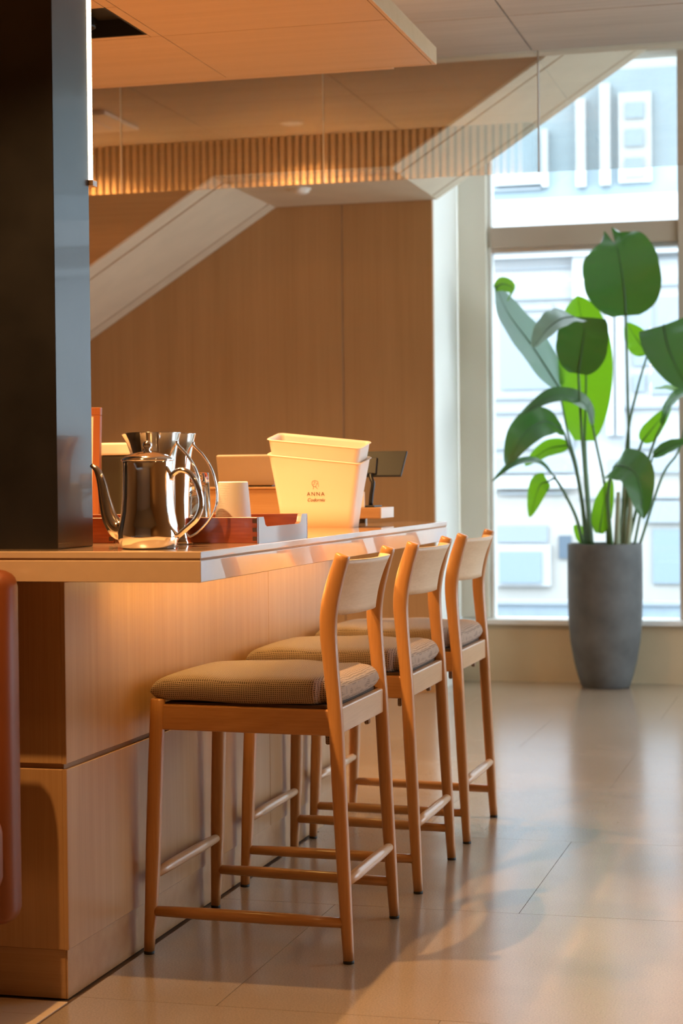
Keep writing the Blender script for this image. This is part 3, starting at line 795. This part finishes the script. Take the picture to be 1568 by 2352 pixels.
tube_obj('handle', hp, [(0.0060, 0.0078)] * 40, M['chrome'], tp, 14)

# ------------------------------------------------------------------ steel pitchers
def pitcher(loc, rz, label):
    e = empty('water_pitcher', loc, rz); tag(e, label, 'pitcher', 'steel pitchers behind the coffee server')
    prof = [(0.0, 0.0), (0.050, 0.0), (0.052, 0.003), (0.0485, 0.012), (0.0440, 0.030), (0.0425, 0.060), (0.0435, 0.110), (0.0455, 0.160), (0.049, 0.200), (0.0545, 0.232), (0.0600, 0.254), (0.0608, 0.2555), (0.0590, 0.2540), (0.0525, 0.228), (0.0465, 0.196), (0.0420, 0.12), (0.0, 0.118)]
    b = lathe('body', prof, M['chrome'], e, 72)
    for v in b.data.vertices:          # pulled-out pouring lip on the -x side
        if v.co.z > 0.17:
            t = (v.co.z - 0.17) / 0.085
            a = math.atan2(v.co.y, -v.co.x)
            v.co.x -= 0.016 * t * t * math.exp(-(a / 0.55) ** 2)
            v.co.z -= 0.004 * t * t * math.exp(-(a / 0.5) ** 2)
    h = spline([(0.0555, 0, 0.236), (0.058, 0, 0.226), (0.078, 0, 0.205), (0.098, 0, 0.172), (0.109, 0, 0.130), (0.108, 0, 0.090), (0.092, 0, 0.058), (0.066, 0, 0.030), (0.047, 0, 0.018)], 40)
    tube_obj('handle', h, [(0.0028, 0.0062)] * 40, M['chrome'], e, 12)
    return e
pitcher((0.166, 0.132, 1.0), 0.0, 'flared steel water pitcher right behind the coffee server')
pitcher((0.160, 0.252, 1.0), 0.12, 'flared steel water pitcher farther back, handle showing highest')

# ------------------------------------------------------------------ trays, glasses, ribbed cup
def tray(loc, label):
    e = empty('serving_tray', loc); tag(e, label, 'tray', 'red wooden trays on the counter')
    L, W, Hh, th = 0.346, 0.428, 0.0605, 0.011
    box('bottom', (th, th, 0.002), (L - th, W - th, 0.009), M['traywood'], e)
    for y0 in (0.0, W - th):
        s = box('long_side', (0.0, y0, 0.0), (L - 0.0005, y0 + th, Hh), M['traywood'], e, 0.001, 1)
        for k in range(3):
            z = 0.006 + k * 0.0205
            box('joint_finger', (L - 0.0115, y0 - 0.0005, z), (L - 0.0008, y0 + th + 0.0004, z + 0.0095), M['trayjoint'], s)
    for x0, xx in ((0.0, 0), (L - th, 1)):
        pts = [(th + 0.0003, 0.0), (W - th - 0.0003, 0.0), (W - th - 0.0003, Hh), (W - 0.052, Hh), (W - 0.058, Hh - 0.006), (W - 0.066, Hh - 0.019), (W - 0.080, Hh - 0.0235), (0.076, Hh - 0.0235), (0.064, Hh - 0.019), (0.056, Hh - 0.006), (0.050, Hh), (th + 0.0003, Hh)]
        o = bm_obj('end_board', prism_x(pts, x0 + (0.0 if xx else 0.0005), x0 + th), M['traywood_y'], e)
        if xx: pass
    return e
tray((0.004, 0.3135, 1.0), 'red wooden tray with cut-out end holding glass and ribbed cup')
tray((-0.352, 0.3135, 1.0), 'red wooden tray half hidden behind post and coffee server')

def lathe_thing(name, prof, mat, loc, label, cat, group=None, seg=48):
    o = lathe(name, prof, mat, None, seg); o.location = loc
    return tag(o, label, cat, group)
cupz = 1.0095
prof = [(0.0, 0.134), (0.034, 0.134), (0.0358, 0.1325)]
nr = 34
for k in range(nr):
    z = 0.131 - 0.130 * k / (nr - 1); r = 0.0362 + 0.0105 * (k / (nr - 1)) ** 0.9
    prof += [(r + 0.0007, z), (r - 0.0004, z - 0.0017)]
prof += [(0.0440, 0.0), (0.034, 0.129), (0.0, 0.130)]
lathe_thing('ribbed_cup', prof, M['cup'], (0.231, 0.50, cupz), 'white ribbed cup turned upside down in the tray', 'cup')
gprof = [(0.0, 0.157), (0.0265, 0.157), (0.0280, 0.155), (0.0292, 0.130), (0.0335, 0.030), (0.0345, 0.0), (0.0325, 0.0), (0.0310, 0.030), (0.0262, 0.125), (0.022, 0.132), (0.0, 0.134)]
for x, y, lab in ((0.150, 0.47, 'clear tumbler upside down in the tray beside the ribbed cup'), (0.120, 0.56, 'clear tumbler upside down in the tray, behind the pitcher handles')):
    lathe_thing('tumbler', gprof, M['clear'], (x, y, cupz), lab, 'glass', 'tumblers in the tray')

# ------------------------------------------------------------------ nested cream ice buckets
def ring_pts(w, d, r, n=6):
    out = []
    for cx, cy, a0 in ((w - r, d - r, 0), (-(w - r), d - r, 90), (-(w - r), -(d - r), 180), (w - r, -(d - r), 270)):
        for k in range(n + 1):
            a = math.radians(a0 + 90 * k / n)
            out.append((cx + r * math.cos(a), cy + r * math.sin(a)))
    return out
def bucket(loc, rz, H0, label, printed):
    e = empty('ice_bucket', loc, rz); tag(e, label, 'ice bucket', 'nested cream ice buckets')
    def rim(x, y): return -0.105 * x + 0.17 * y + 0.010
    layers = [(0.0, 0.113, 0.042), (0.3, 0.121, 0.047), (0.6, 0.131, 0.053), (0.9, 0.142, 0.060), (0.965, 0.1440, 0.0612), (1.0, 0.1465, 0.063), (1.006, 0.1485, 0.0645), (0.996, 0.1500, 0.0655)]
    inner = [(1.003, 0.1455, 0.062), (0.97, 0.1415, 0.0588), (0.6, 0.1285, 0.0505), (0.05, 0.111, 0.040)]
    bm = bmesh.new(); rings = []
    for t, w, d in layers[::-1] + []:
        rings.append([bm.verts.new((x, y, t * (H0 + rim(x, y)))) for x, y in ring_pts(w, d, 0.018)])
    rings = rings[::-1]
    inn = [[bm.verts.new((x, y, t * (H0 + rim(x, y)) )) for x, y in ring_pts(w, d, 0.016)] for t, w, d in inner]
    seq = [rings[7], rings[6]]
    n = len(rings[0])
    def skin(a, b):
        for k in range(n):
            l = (k + 1) % n
            bm.faces.new((a[k], a[l], b[l], b[k]))
    for a, b in zip(rings[:-1], rings[1:]): skin(a, b)
    skin(rings[6], inn[0])
    for a, b in zip(inn[:-1], inn[1:]): skin(a, b)
    bm.faces.new(rings[0][::-1]); bm.faces.new(inn[-1])
    b = bm_obj('shell', bm, M['cream'], e, True)
    if printed:
        # printed mark on the front face: portrait emblem above two lines of lettering
        def face_y(z):
            t = z / H0
            return -(0.042 + 0.018 * min(1, t / 0.9)) - 0.0007
        def text(body, size, z, shear=0.0, spacing=1.0):
            c = bpy.data.curves.new('lettering', 'FONT'); c.body = body; c.size = size; c.align_x = 'CENTER'; c.align_y = 'CENTER'
            c.shear = shear; c.space_character = spacing; c.extrude = 0.00012; c.resolution_u = 6
            tmp = bpy.data.objects.new('lettering_curve', c); me = bpy.data.meshes.new_from_object(tmp); bpy.data.objects.remove(tmp)
            me.materials.clear(); me.materials.append(M['ink'])
            o = link(bpy.data.objects.new('lettering', me))
            o.location = (0.003, face_y(z), z); o.rotation_euler = (math.radians(90 + math.degrees(math.atan2(0.018, H0 * 0.9))), 0, 0)
            return setp(o, e)
        text('ANNA', 0.0165, 0.1015, 0.0, 1.32)
        text('Codorníu', 0.0145, 0.0840, 0.28, 0.98)
        bmE = bmesh.new()
        strokes = [  # (x, z) polylines of a head seen in profile, millimetres
            ([(-13, 10), (-14, 4), (-11, -2), (-9, -6), (-8, -11), (-10, -16)], 1.1),
            ([(-13, 10), (-9, 15), (-2, 16.5), (5, 15.5), (11, 13)], 1.2),
            ([(11, 13), (12.5, 7), (11, 2), (13, -3), (12, -7)], 0.9),
            ([(9, 9), (6, 4), (4, 1)], 1.3), ([(3, 0), (2, -8), (6, -13), (9, -15)], 1.1),
            ([(-10, 4), (-5, 2), (-2, 6), (-6, 10)], 0.8), ([(-9, -5), (-3, -6), (2, -8)], 0.9), ([(-4, 14), (-1, 9), (3, 11)], 0.7), ([(-12, 0), (-7, -1)], 0.9)]
        for pts, w in strokes:
            P = spline(pts, max(6, 4 * len(pts)))
            L, R_ = [], []
            for i, p in enumerate(P):
                q0, q1 = P[max(0, i - 1)], P[min(len(P) - 1, i + 1)]
                dx, dz = q1[0] - q0[0], q1[1] - q0[1]; ln = math.hypot(dx, dz) or 1
                nx_, nz_ = -dz / ln * w * 0.55, dx / ln * w * 0.55
                for lst, s in ((L, 1), (R_, -1)):
                    z = 0.129 + (p[1] + s * nz_) * 0.00078; x = 0.003 + (p[0] + s * nx_) * 0.00078
                    lst.append(bmE.verts.new((x, face_y(z) + 0.0003, z)))
            for i in range(len(P) - 1):
                bmE.faces.new((L[i], L[i + 1], R_[i + 1], R_[i]))
        bm_obj('emblem', bmE, M['ink'], e)
    return e
bucket((0.130, 1.655, 1.0), math.radians(-2.0), 0.207, 'cream ice bucket with printed emblem, outer one of two nested', True)
bucket((0.129, 1.657, 1.044), math.radians(-2.0), 0.209, 'cream ice bucket nested inside the printed one, rim standing higher', False)

# ------------------------------------------------------------------ till corner at the far end
rs = empty('riser_shelf', (0.10, 2.25, 1.0)); tag(rs, 'small wooden riser shelf at the far end of the counter', 'shelf')
box('board', (-0.12, -0.093, 0.015), (0.096, 0.088, 0.051), M['bar_x'], rs, 0.002, 1)
box('daylit_end', (0.0962, -0.091, 0.0155), (0.0992, 0.086, 0.0505), M['paper'], rs, 0.001, 1)  # white colour paints the daylight on the wooden board's window side
for x in (-0.10, -0.01):
    for y in (-0.07, 0.07):
        box('foot', (x - 0.018, y - 0.012, 0.0), (x + 0.018, y + 0.012, 0.0148), M['paper'], rs, 0.001, 1)
tb = empty('tablet_stand', (0.130, 2.235, 1.0512)); tag(tb, 'charcoal tablet seen from behind on a black stand', 'tablet')
box('base_plate', (-0.055, -0.055, 0.0), (0.040, 0.055, 0.006), M['black'], tb, 0.002)
tube_obj('stem', spline([(0.014, 0, 0.004), (0.018, 0.0, 0.045), (0.022, 0.004, 0.078), (0.014, 0.012, 0.096), (0.010, 0.022, 0.112)], 14), 0.0075, M['black'], tb, 12)
tab = bm_box((-0.120, -0.006, -0.046), (0.118, 0.006, 0.046), 0.004, 2)
bmesh.ops.transform(tab, matrix=Matrix.Translation((0.004, 0.040, 0.143)) @ Matrix.Rotation(math.radians(-22), 4, 'X'), verts=tab.verts)
for v in tab.verts: v.co.x += (v.co.z - 0.143) * 0.18
t_ = bm_obj('tablet', tab, M['charcoal'], tb)
mb = bm_box((-0.024, -0.016, -0.03), (0.026, -0.0065, 0.03), 0.003, 1)
bmesh.ops.transform(mb, matrix=Matrix.Translation((0.004, 0.040, 0.133)) @ Matrix.Rotation(math.radians(-22), 4, 'X'), verts=mb.verts)
bm_obj('mount', mb, M['black'], t_)
cd = empty('white_card', (0.130, 2.170, 1.0512)); tag(cd, 'small white card standing beside the tablet stem', 'card')
bm = bm_box((-0.050, -0.003, 0.0), (0.010, 0.003, 0.052), 0.001, 1); bm_obj('leaf', bm, M['paper'], cd)
box('card_foot', (-0.045, 0.0035, 0.0), (0.005, 0.020, 0.003), M['paper'], cd)

cb = empty('till_cabinet', (-0.22, 2.02, 1.0)); tag(cb, 'low orange wooden cabinet on the counter behind the cup', 'cabinet')
box('body', (-0.34, -0.07, 0.0), (0.15, 0.14, 0.116), M['bar_x'], cb, 0.002, 1)
box('top_board', (-0.345, -0.076, 0.1163), (0.155, 0.145, 0.1230), M['bar_x'], cb, 0.001, 1)
def screen(name, loc, w, h, tilt, mat_back, mat_top, label, lean=0.0):
    e = empty(name, loc); tag(e, label, 'terminal')
    s = bm_box((-w / 2, -0.008, 0.0), (w / 2, 0.008, h), 0.004, 2)
    bmesh.ops.transform(s, matrix=Matrix.Translation((0, 0, 0.006)) @ Matrix.Rotation(math.radians(tilt), 4, 'X'), verts=s.verts)
    for v in s.verts: v.co.x -= v.co.z * lean
    o = bm_obj('screen_back', s, mat_back, e)
    box('base', (-w / 2 + 0.01, 0.0, 0.0), (w / 2 - 0.012, 0.075, 0.006), mat_top, e, 0.002)
    return e, o
e, o = screen('till_terminal', (-0.205, 1.985, 1.1235), 0.19, 0.101, 16, M['terminal'], M['terminal_dark'], 'grey till terminal leaning back behind the ribbed cup')
bx = box('hinge_block', (0.020, -0.004, 0.002), (0.062, 0.010, 0.026), M['terminal_dark'], e, 0.002)
# second terminal by the post
pt = empty('receipt_printer', (-0.455, 1.62, 1.0)); tag(pt, 'dark receipt printer with a cream lid beside the post', 'printer')
box('body', (-0.085, -0.06, 0.0), (0.085, 0.08, 0.226), M['terminal_dark'], pt, 0.006)
lb = bm_box((-0.090, -0.068, 0.2265), (0.088, 0.08, 0.264), 0.006, 2)
for v in lb.verts:
    if v.co.z > 0.25: v.co.x -= 0.008
bm_obj('lid', lb, M['cream'], pt)
wf = empty('menu_frame', (-0.464, 1.44, 1.0)); tag(wf, 'red-brown wooden menu frame leaning beside the post', 'frame')
for lo, hi in (((-0.16, -0.008, 0.0), (-0.036, 0.008, 0.022)), ((-0.16, -0.008, 0.345), (-0.036, 0.008, 0.368)), ((-0.058, -0.008, 0.0225), (-0.036, 0.008, 0.3445)), ((-0.16, -0.008, 0.0225), (-0.14, 0.008, 0.3445))):
    b_ = bm_box(lo, hi, 0.001, 1)
    for v in b_.verts: v.co.x += (v.co.z) * 0.03
    bm_obj('rail', b_, M['framewood'], wf)
b_ = bm_box((-0.139, -0.003, 0.023), (-0.0585, 0.003, 0.344))
for v in b_.verts: v.co.x += (v.co.z) * 0.03
bm_obj('sheet', b_, M['cream'], wf)
ws = empty('card_holder', (-0.415, 1.50, 1.0)); tag(ws, 'small leaning wooden card holder in front of the printer', 'card holder')
b_ = bm_box((-0.020, -0.006, 0.006), (0.022, 0.006, 0.128), 0.002, 1)
for v in b_.verts: v.co.x += (v.co.z - 0.06) * 0.10
bm_obj('card', b_, M['bar'], ws)
box('foot', (-0.03, -0.02, 0.0), (0.03, 0.02, 0.008), M['bar_x'], ws, 0.002)

# ------------------------------------------------------------------ potted plant
pot = empty('plant_pot', (0.416, 6.40, 0.0)); tag(pot, 'tall grey concrete planter in front of the window', 'planter')
lathe('shell', [(0.0, 0.0), (0.124, 0.0), (0.132, 0.008), (0.152, 0.07), (0.172, 0.15), (0.189, 0.25), (0.198, 0.36), (0.202, 0.50), (0.202, 0.66), (0.201, 0.776), (0.198, 0.781), (0.184, 0.781), (0.182, 0.776), (0.180, 0.70), (0.0, 0.70)], M['concrete'], pot, 64)
lathe('soil', [(0.0, 0.7385), (0.10, 0.735), (0.1785, 0.728), (0.1785, 0.705), (0.0, 0.705)], M['soil'], pot, 32)
LEAVES=[
  ([(0.55, 6.3, 2.001), (0.541, 6.27, 2.173), (0.507, 6.31, 2.352), (0.474, 6.36, 2.422)],0.205,(0, -1, 0.15),0,'notch'),
  ([(0.3, 6.48, 1.34), (0.308, 6.5, 1.727), (0.288, 6.5, 1.99), (0.263, 6.5, 2.133)],0.148,(0.1, -1, 0),1,'full'),
  ([(0.307, 6.2, 1.693), (0.331, 6.17, 1.825), (0.347, 6.14, 1.914), (0.35, 6.1, 1.984)],0.138,(0, -1, 0.1),0,'cut'),
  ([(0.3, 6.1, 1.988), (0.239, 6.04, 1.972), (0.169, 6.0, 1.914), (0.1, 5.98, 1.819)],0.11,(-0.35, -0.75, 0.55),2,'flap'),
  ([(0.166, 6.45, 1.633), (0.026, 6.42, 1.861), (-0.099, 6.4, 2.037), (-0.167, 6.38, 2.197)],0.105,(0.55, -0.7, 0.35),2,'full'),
  ([(-0.172, 6.38, 2.18), (-0.119, 6.34, 2.198), (-0.057, 6.3, 2.164), (-0.081, 6.27, 2.096)],0.038,(0.2, -1, 0.2),1,'full'),
  ([(0.649, 6.45, 1.806), (0.595, 6.46, 1.878), (0.534, 6.47, 1.975)],0.07,(0.2, -1, 0),1,'full'),
  ([(0.754, 6.25, 1.942), (0.778, 6.18, 1.836), (0.827, 6.12, 1.717), (0.888, 6.08, 1.589)],0.135,(-0.15, -1, 0.2),0,'flap'),
  ([(0.367, 6.3, 1.416), (0.334, 6.25, 1.532), (0.19, 6.15, 1.577), (0.019, 6.05, 1.476)],0.062,(0.1, -0.45, 1),0,'full'),
  ([(0.207, 6.3, 1.395), (0.123, 6.2, 1.441), (0.022, 6.1, 1.366), (-0.06, 6.05, 1.205)],0.105,(-0.4, -0.75, 0.5),0,'full'),
  ([(0.22, 6.42, 1.317), (0.104, 6.4, 1.294), (-0.01, 6.36, 1.205)],0.05,(0, -1, 0.45),1,'full'),
  ([(0.165, 6.25, 1.147), (0.086, 6.2, 1.227), (-0.03, 6.12, 1.216), (-0.136, 6.05, 1.122)],0.03,(0, -0.5, 1),0,'full'),
  ([(0.128, 6.28, 1.119), (0.083, 6.26, 1.091), (0.033, 6.24, 0.927)],0.058,(-0.2, -1, 0.1),1,'full'),
  ([(0.626, 6.35, 1.329), (0.686, 6.35, 1.403), (0.779, 6.35, 1.517)],0.05,(0.4, -1, 0.1),1,'full'),
  ([(0.737, 6.3, 1.417), (0.798, 6.27, 1.542), (0.928, 6.2, 1.617)],0.06,(-0.3, -0.5, 1),0,'full'),
  ([(0.695, 6.25, 1.252), (0.785, 6.22, 1.297), (0.882, 6.2, 1.327)],0.042,(0, -0.8, 0.6),0,'full'),
  ([(0.486, 6.1, 1.158), (0.537, 6.02, 1.198), (0.639, 5.94, 1.147), (0.675, 5.92, 0.923)],0.115,(0.1, -0.75, 0.65),0,'full'),
  ([(0.392, 6.36, 0.836), (0.417, 6.36, 0.989), (0.461, 6.35, 1.134)],0.056,(0, -1, 0),1,'full'),
  ([(0.308, 6.5, 0.777), (0.277, 6.5, 0.832), (0.237, 6.5, 0.877)],0.04,(0, -1, 0),1,'full'),
  ([(0.879, 6.4, 1.58), (0.774, 6.42, 1.613), (0.683, 6.45, 1.614)],0.045,(0.1, -0.4, 1),1,'full'),
]
STEMS=[
  ([(0.55, 6.3, 2.001), (0.552, 6.34, 1.596), (0.55, 6.38, 1.223), (0.516, 6.42, 0.751)],0.007),
  ([(0.3, 6.48, 1.34), (0.311, 6.46, 1.131), (0.339, 6.44, 0.751)],0.012),
  ([(0.307, 6.2, 1.695), (0.314, 6.27, 1.365), (0.326, 6.34, 1.06), (0.342, 6.38, 0.753)],0.008),
  ([(0.166, 6.45, 1.633), (0.216, 6.45, 1.37), (0.269, 6.44, 1.155), (0.31, 6.43, 0.751)],0.006),
  ([(0.649, 6.45, 1.806), (0.589, 6.45, 1.6), (0.537, 6.44, 1.341), (0.498, 6.42, 0.751)],0.007),
  ([(0.367, 6.3, 1.416), (0.388, 6.33, 1.294), (0.426, 6.37, 1.059), (0.436, 6.38, 0.753)],0.007),
  ([(0.207, 6.3, 1.395), (0.232, 6.32, 1.32), (0.286, 6.36, 1.108), (0.33, 6.4, 0.752)],0.007),
  ([(0.22, 6.42, 1.317), (0.265, 6.43, 1.131), (0.319, 6.45, 0.75)],0.005),
  ([(0.165, 6.25, 1.147), (0.226, 6.28, 1.038), (0.278, 6.32, 0.908), (0.307, 6.36, 0.754)],0.008),
  ([(0.128, 6.28, 1.119), (0.167, 6.27, 1.133), (0.203, 6.28, 1.081), (0.229, 6.29, 1.024)],0.006),
  ([(0.626, 6.35, 1.329), (0.59, 6.37, 1.222), (0.539, 6.4, 1.011), (0.488, 6.42, 0.751)],0.009),
  ([(0.737, 6.3, 1.417), (0.698, 6.32, 1.337), (0.649, 6.36, 1.198), (0.537, 6.4, 0.752)],0.007),
  ([(0.695, 6.25, 1.252), (0.669, 6.28, 1.174), (0.613, 6.36, 0.941), (0.572, 6.4, 0.752)],0.006),
  ([(0.879, 6.4, 1.58), (0.82, 6.4, 1.29), (0.726, 6.4, 1.139), (0.598, 6.4, 0.752)],0.006),
  ([(0.486, 6.1, 1.158), (0.46, 6.2, 1.014), (0.465, 6.3, 0.756)],0.009),
  ([(0.499, 6.34, 1.059), (0.494, 6.34, 0.918), (0.488, 6.34, 0.754)],0.014),
  ([(0.561, 6.37, 1.035), (0.556, 6.37, 0.918), (0.541, 6.37, 0.753)],0.014),
  ([(0.53, 6.4, 1.082), (0.524, 6.4, 0.917), (0.514, 6.4, 0.752)],0.011),
]
FACADE=[
  (-1.061,3.877,-1.003,4.417,'bar'),
  (-0.738,3.862,-0.646,4.683,'bar'),
  (-0.513,3.867,-0.416,4.812,'bar'),
  (-0.341,3.883,-0.036,4.719,'wframe'),
  (-0.276,4.474,-0.101,4.626,'pane'),
  (-0.278,4.214,-0.103,4.375,'pane'),
  (-0.28,3.921,-0.105,4.107,'pane'),
  (-1.52,3.908,-1.055,4.017,'bar'),
  (-1.55,3.86,-1.077,3.882,'grey'),
  (-1.682,3.209,0.533,3.756,'balc'),
  (-1.556,3.113,-0.773,3.125,'grey'),
  (-1.559,2.823,-0.774,2.92,'grey'),
  (-1.391,2.722,-0.974,2.77,'grey'),
  (-0.776,1.53,-0.632,3.21,'bar'),
  (-0.468,1.525,-0.398,2.792,'bar'),
  (-0.374,1.523,-0.308,2.789,'bar'),
  (0.004,2.21,0.289,2.81,'dark'),
  (-0.219,2.174,-0.036,2.373,'dark'),
  (-0.079,1.906,0.284,2.122,'dark'),
  (-0.221,1.93,-0.118,2.09,'dark'),
  (-1.567,1.883,-0.774,1.921,'grey'),
  (-1.571,1.408,-0.785,1.497,'grey'),
  (-0.286,1.399,0.28,1.473,'grey'),
  (-1.573,1.183,-0.778,1.315,'grey'),
  (-0.45,1.172,0.279,1.303,'grey'),
  (-1.616,1.033,-0.738,1.15,'bar'),
  (-1.523,0.516,-1.04,0.677,'dark'),
  (-1.539,0.103,-1.012,0.499,'wframe'),
  (-1.497,0.132,-1.092,0.433,'pane'),
  (-0.934,0.366,-0.817,0.581,'dark2'),
  (-1.482,1.977,-0.83,2.65,'dark'),
  (-0.278,2.421,-0.041,2.78,'dark'),
  (-1.49,0.974,-0.863,0.994,'grey'),
  (-0.74,0.928,0.277,0.945,'grey'),
  (-0.128,0.703,0.277,0.905,'grey'),
  (-0.051,0.131,0.275,0.641,'pane0'),
  (-1.568,1.75,-0.775,1.777,'grey'),
  (-0.61,1.774,0.282,1.797,'grey'),
  (-0.6,3.168,0.291,3.174,'grey'),
  (-0.602,2.914,0.29,2.971,'grey'),
  (-1.711,-0.179,0.511,0.109,'low'),
]
plant = empty('bird_of_paradise_plant', (0.416, 6.40, 0.735)); tag(plant, 'large leafy green plant growing out of the concrete planter', 'plant')
PO = Vector((0.416, 6.40, 0.735))
def leaf(pts, W, nrm, young, form):
    n, m = 26, 12
    P = [Vector(p) - PO for p in spline(pts, n + 1)]
    N0 = Vector(nrm).normalized()
    bm = bmesh.new(); uvl = bm.loops.layers.uv.new('UVMap')
    V = {}
    prev = None
    for i, p in enumerate(P):
        t = i / n
        T_ = (P[min(i + 1, n)] - P[max(i - 1, 0)]).normalized()
        if prev is None:
            S = T_.cross(N0).normalized()
        else:
            S = (prev - T_ * prev.dot(T_)).normalized()
        prev = S
        Nn = S.cross(T_).normalized()
        w = W * (math.sin(math.pi * min(1, (0.02 + 0.98 * t) ** 0.72)) ** 0.62) if t < 1 else 0.0
        if form == 'cut' and t > 0.45: w = W * (1.0 - 0.12 * ((t - 0.45) / 0.55) ** 2)
        if form == 'flap': w = W * max(0.0, 1 - t ** 2.2) ** 0.6
        if form == 'notch' and t > 0.45: w = W * (1 - 0.80 * ((t - 0.45) / 0.55) ** 1.7)
        w = max(w, 0.003)
        for j in range(m + 1):
            v = -1 + 2 * j / m
            fold = -0.16 * W * (abs(v) ** 1.4) * (0.5 + 0.5 * math.sin(math.pi * t))
            wav = 0.035 * W * math.sin(7 * t * math.pi + 1.5 * v) * abs(v) ** 2
            q = p + S * (v * w) - Nn * (fold + wav)
            if form == 'notch':
                q = q + T_ * (0.075 * t ** 8 * math.exp(-((abs(v) - 0.55) / 0.28) ** 2) - 0.045 * t ** 8 * math.exp(-(v / 0.22) ** 2))
            V[i, j] = (bm.verts.new(q), (v * 0.5 + 0.5, t + 0.25 * abs(v)))
    for i in range(n):
        for j in range(m):
            a = (V[i, j], V[i + 1, j], V[i + 1, j + 1], V[i, j + 1])
            f = bm.faces.new([x[0] for x in a]); f.smooth = True
            for lp, x in zip(f.loops, a): lp[uvl].uv = x[1]
    me = bpy.data.meshes.new('leaf'); bm.to_mesh(me); bm.free(); me.materials.append(M[('leaf', 'leaf_young', 'leaf_glare')[young]])
    o = link(bpy.data.objects.new('leaf', me)); o.parent = plant
    rb = tube_obj('midrib', [list(p) for p in P[:-2]], [max(0.0012, (0.006 if W > 0.1 else 0.004) * (1 - i / n)) for i in range(n - 1)], M['midrib'], o, 8)
    return o
for pts, W, nn, yg, form in LEAVES: leaf(pts, W, nn, yg, form)
for k, (pts, r) in enumerate(STEMS):
    P = [list(Vector(p) - PO) for p in spline(pts, 20)]
    tube_obj('stem', P, [r * (0.8 + 0.5 * i / 19) for i in range(20)], M['sheath'] if k >= 15 else M['stem'], plant, 10, hint=Vector((1, 0, 0)))

# ------------------------------------------------------------------ street and the building opposite
struct(box('ground_1', (-14, 6.95, -0.45), (16, 24, -0.25), M['street']))
YB2 = 14.0
bd = empty('building', (0, YB2, -0.25)); tag(bd, 'pale building across the street with blue cladding and white trims', 'building')
def fb(name, x0, z0, x1, z1, d0, d1, mat, parent=None):
    return box(name, (x0, -d0, z0 + 0.25), (x1, -d1, z1 + 0.25), mat, parent or bd)
fb('wall', -13, -0.25, 15, 1.16, 0.0, -0.4, M['facade_cream'])
fb('wall', -13, 1.1605, 15, 3.76, 0.0, -0.4, M['facade'])
fb('cladding', -13, 3.7605, 15, 4.95, 0.0, -0.4, M['facade_blue'])
fb('wall', -13, 4.9505, 15, 6.4, 0.0, -0.4, M['facade'])
KIND = {'bar': ('trim_bar', 'facade_bar', 0.10), 'grey': ('louvre_band', 'facade_grey', 0.05), 'dark': ('window', 'facade_dark', 0.03), 'dark2': ('window', 'facade_dark2', 0.03),
        'balc': ('balcony_panel', 'facade_bar', 0.16), 'wframe': ('window', 'facade_bar', 0.06), 'pane0': ('window', 'facade_pane', 0.03), 'pane': ('pane', 'facade_pane', 0.085), 'low': ('low_wall', 'kerbwall', 1.2)}
last = None
for x0, z0, x1, z1, k in FACADE:
    nm, mt, dep = KIND[k]
    if k == 'balc': x0, x1 = -8, 8
    if k == 'low':
        lw = empty('garden_wall', (0, YB2 - 1.2, -0.25)); tag(lw, 'low blue-grey wall along the street outside', 'wall')
        box('masonry', (-8, -0.2, 0.0), (8, 0.0, 0.27), M['kerbwall'], lw)
        box('coping', (-8.02, -0.23, 0.2705), (8.02, 0.03, 0.30), M['facade_grey'], lw)
        continue
    if k == 'pane':
        fb(nm, x0, z0, x1, z1, dep, 0.0605, M[mt], last)
    else:
        o = fb(nm, x0, z0, x1, z1, dep, 0.0005, M[mt])
        if k == 'wframe': last = o
# repeat a bay of the same facade to the right, seen through the neighbouring window bays
for dx in (2.6, 5.2):
    for x0, z0, x1, z1, k in FACADE:
        if k in ('balc', 'low', 'pane', 'wframe'): continue
        nm, mt, dep = KIND[k]
        fb(nm, x0 + dx, z0, x1 + dx, z1, dep, 0.0005, M[mt])
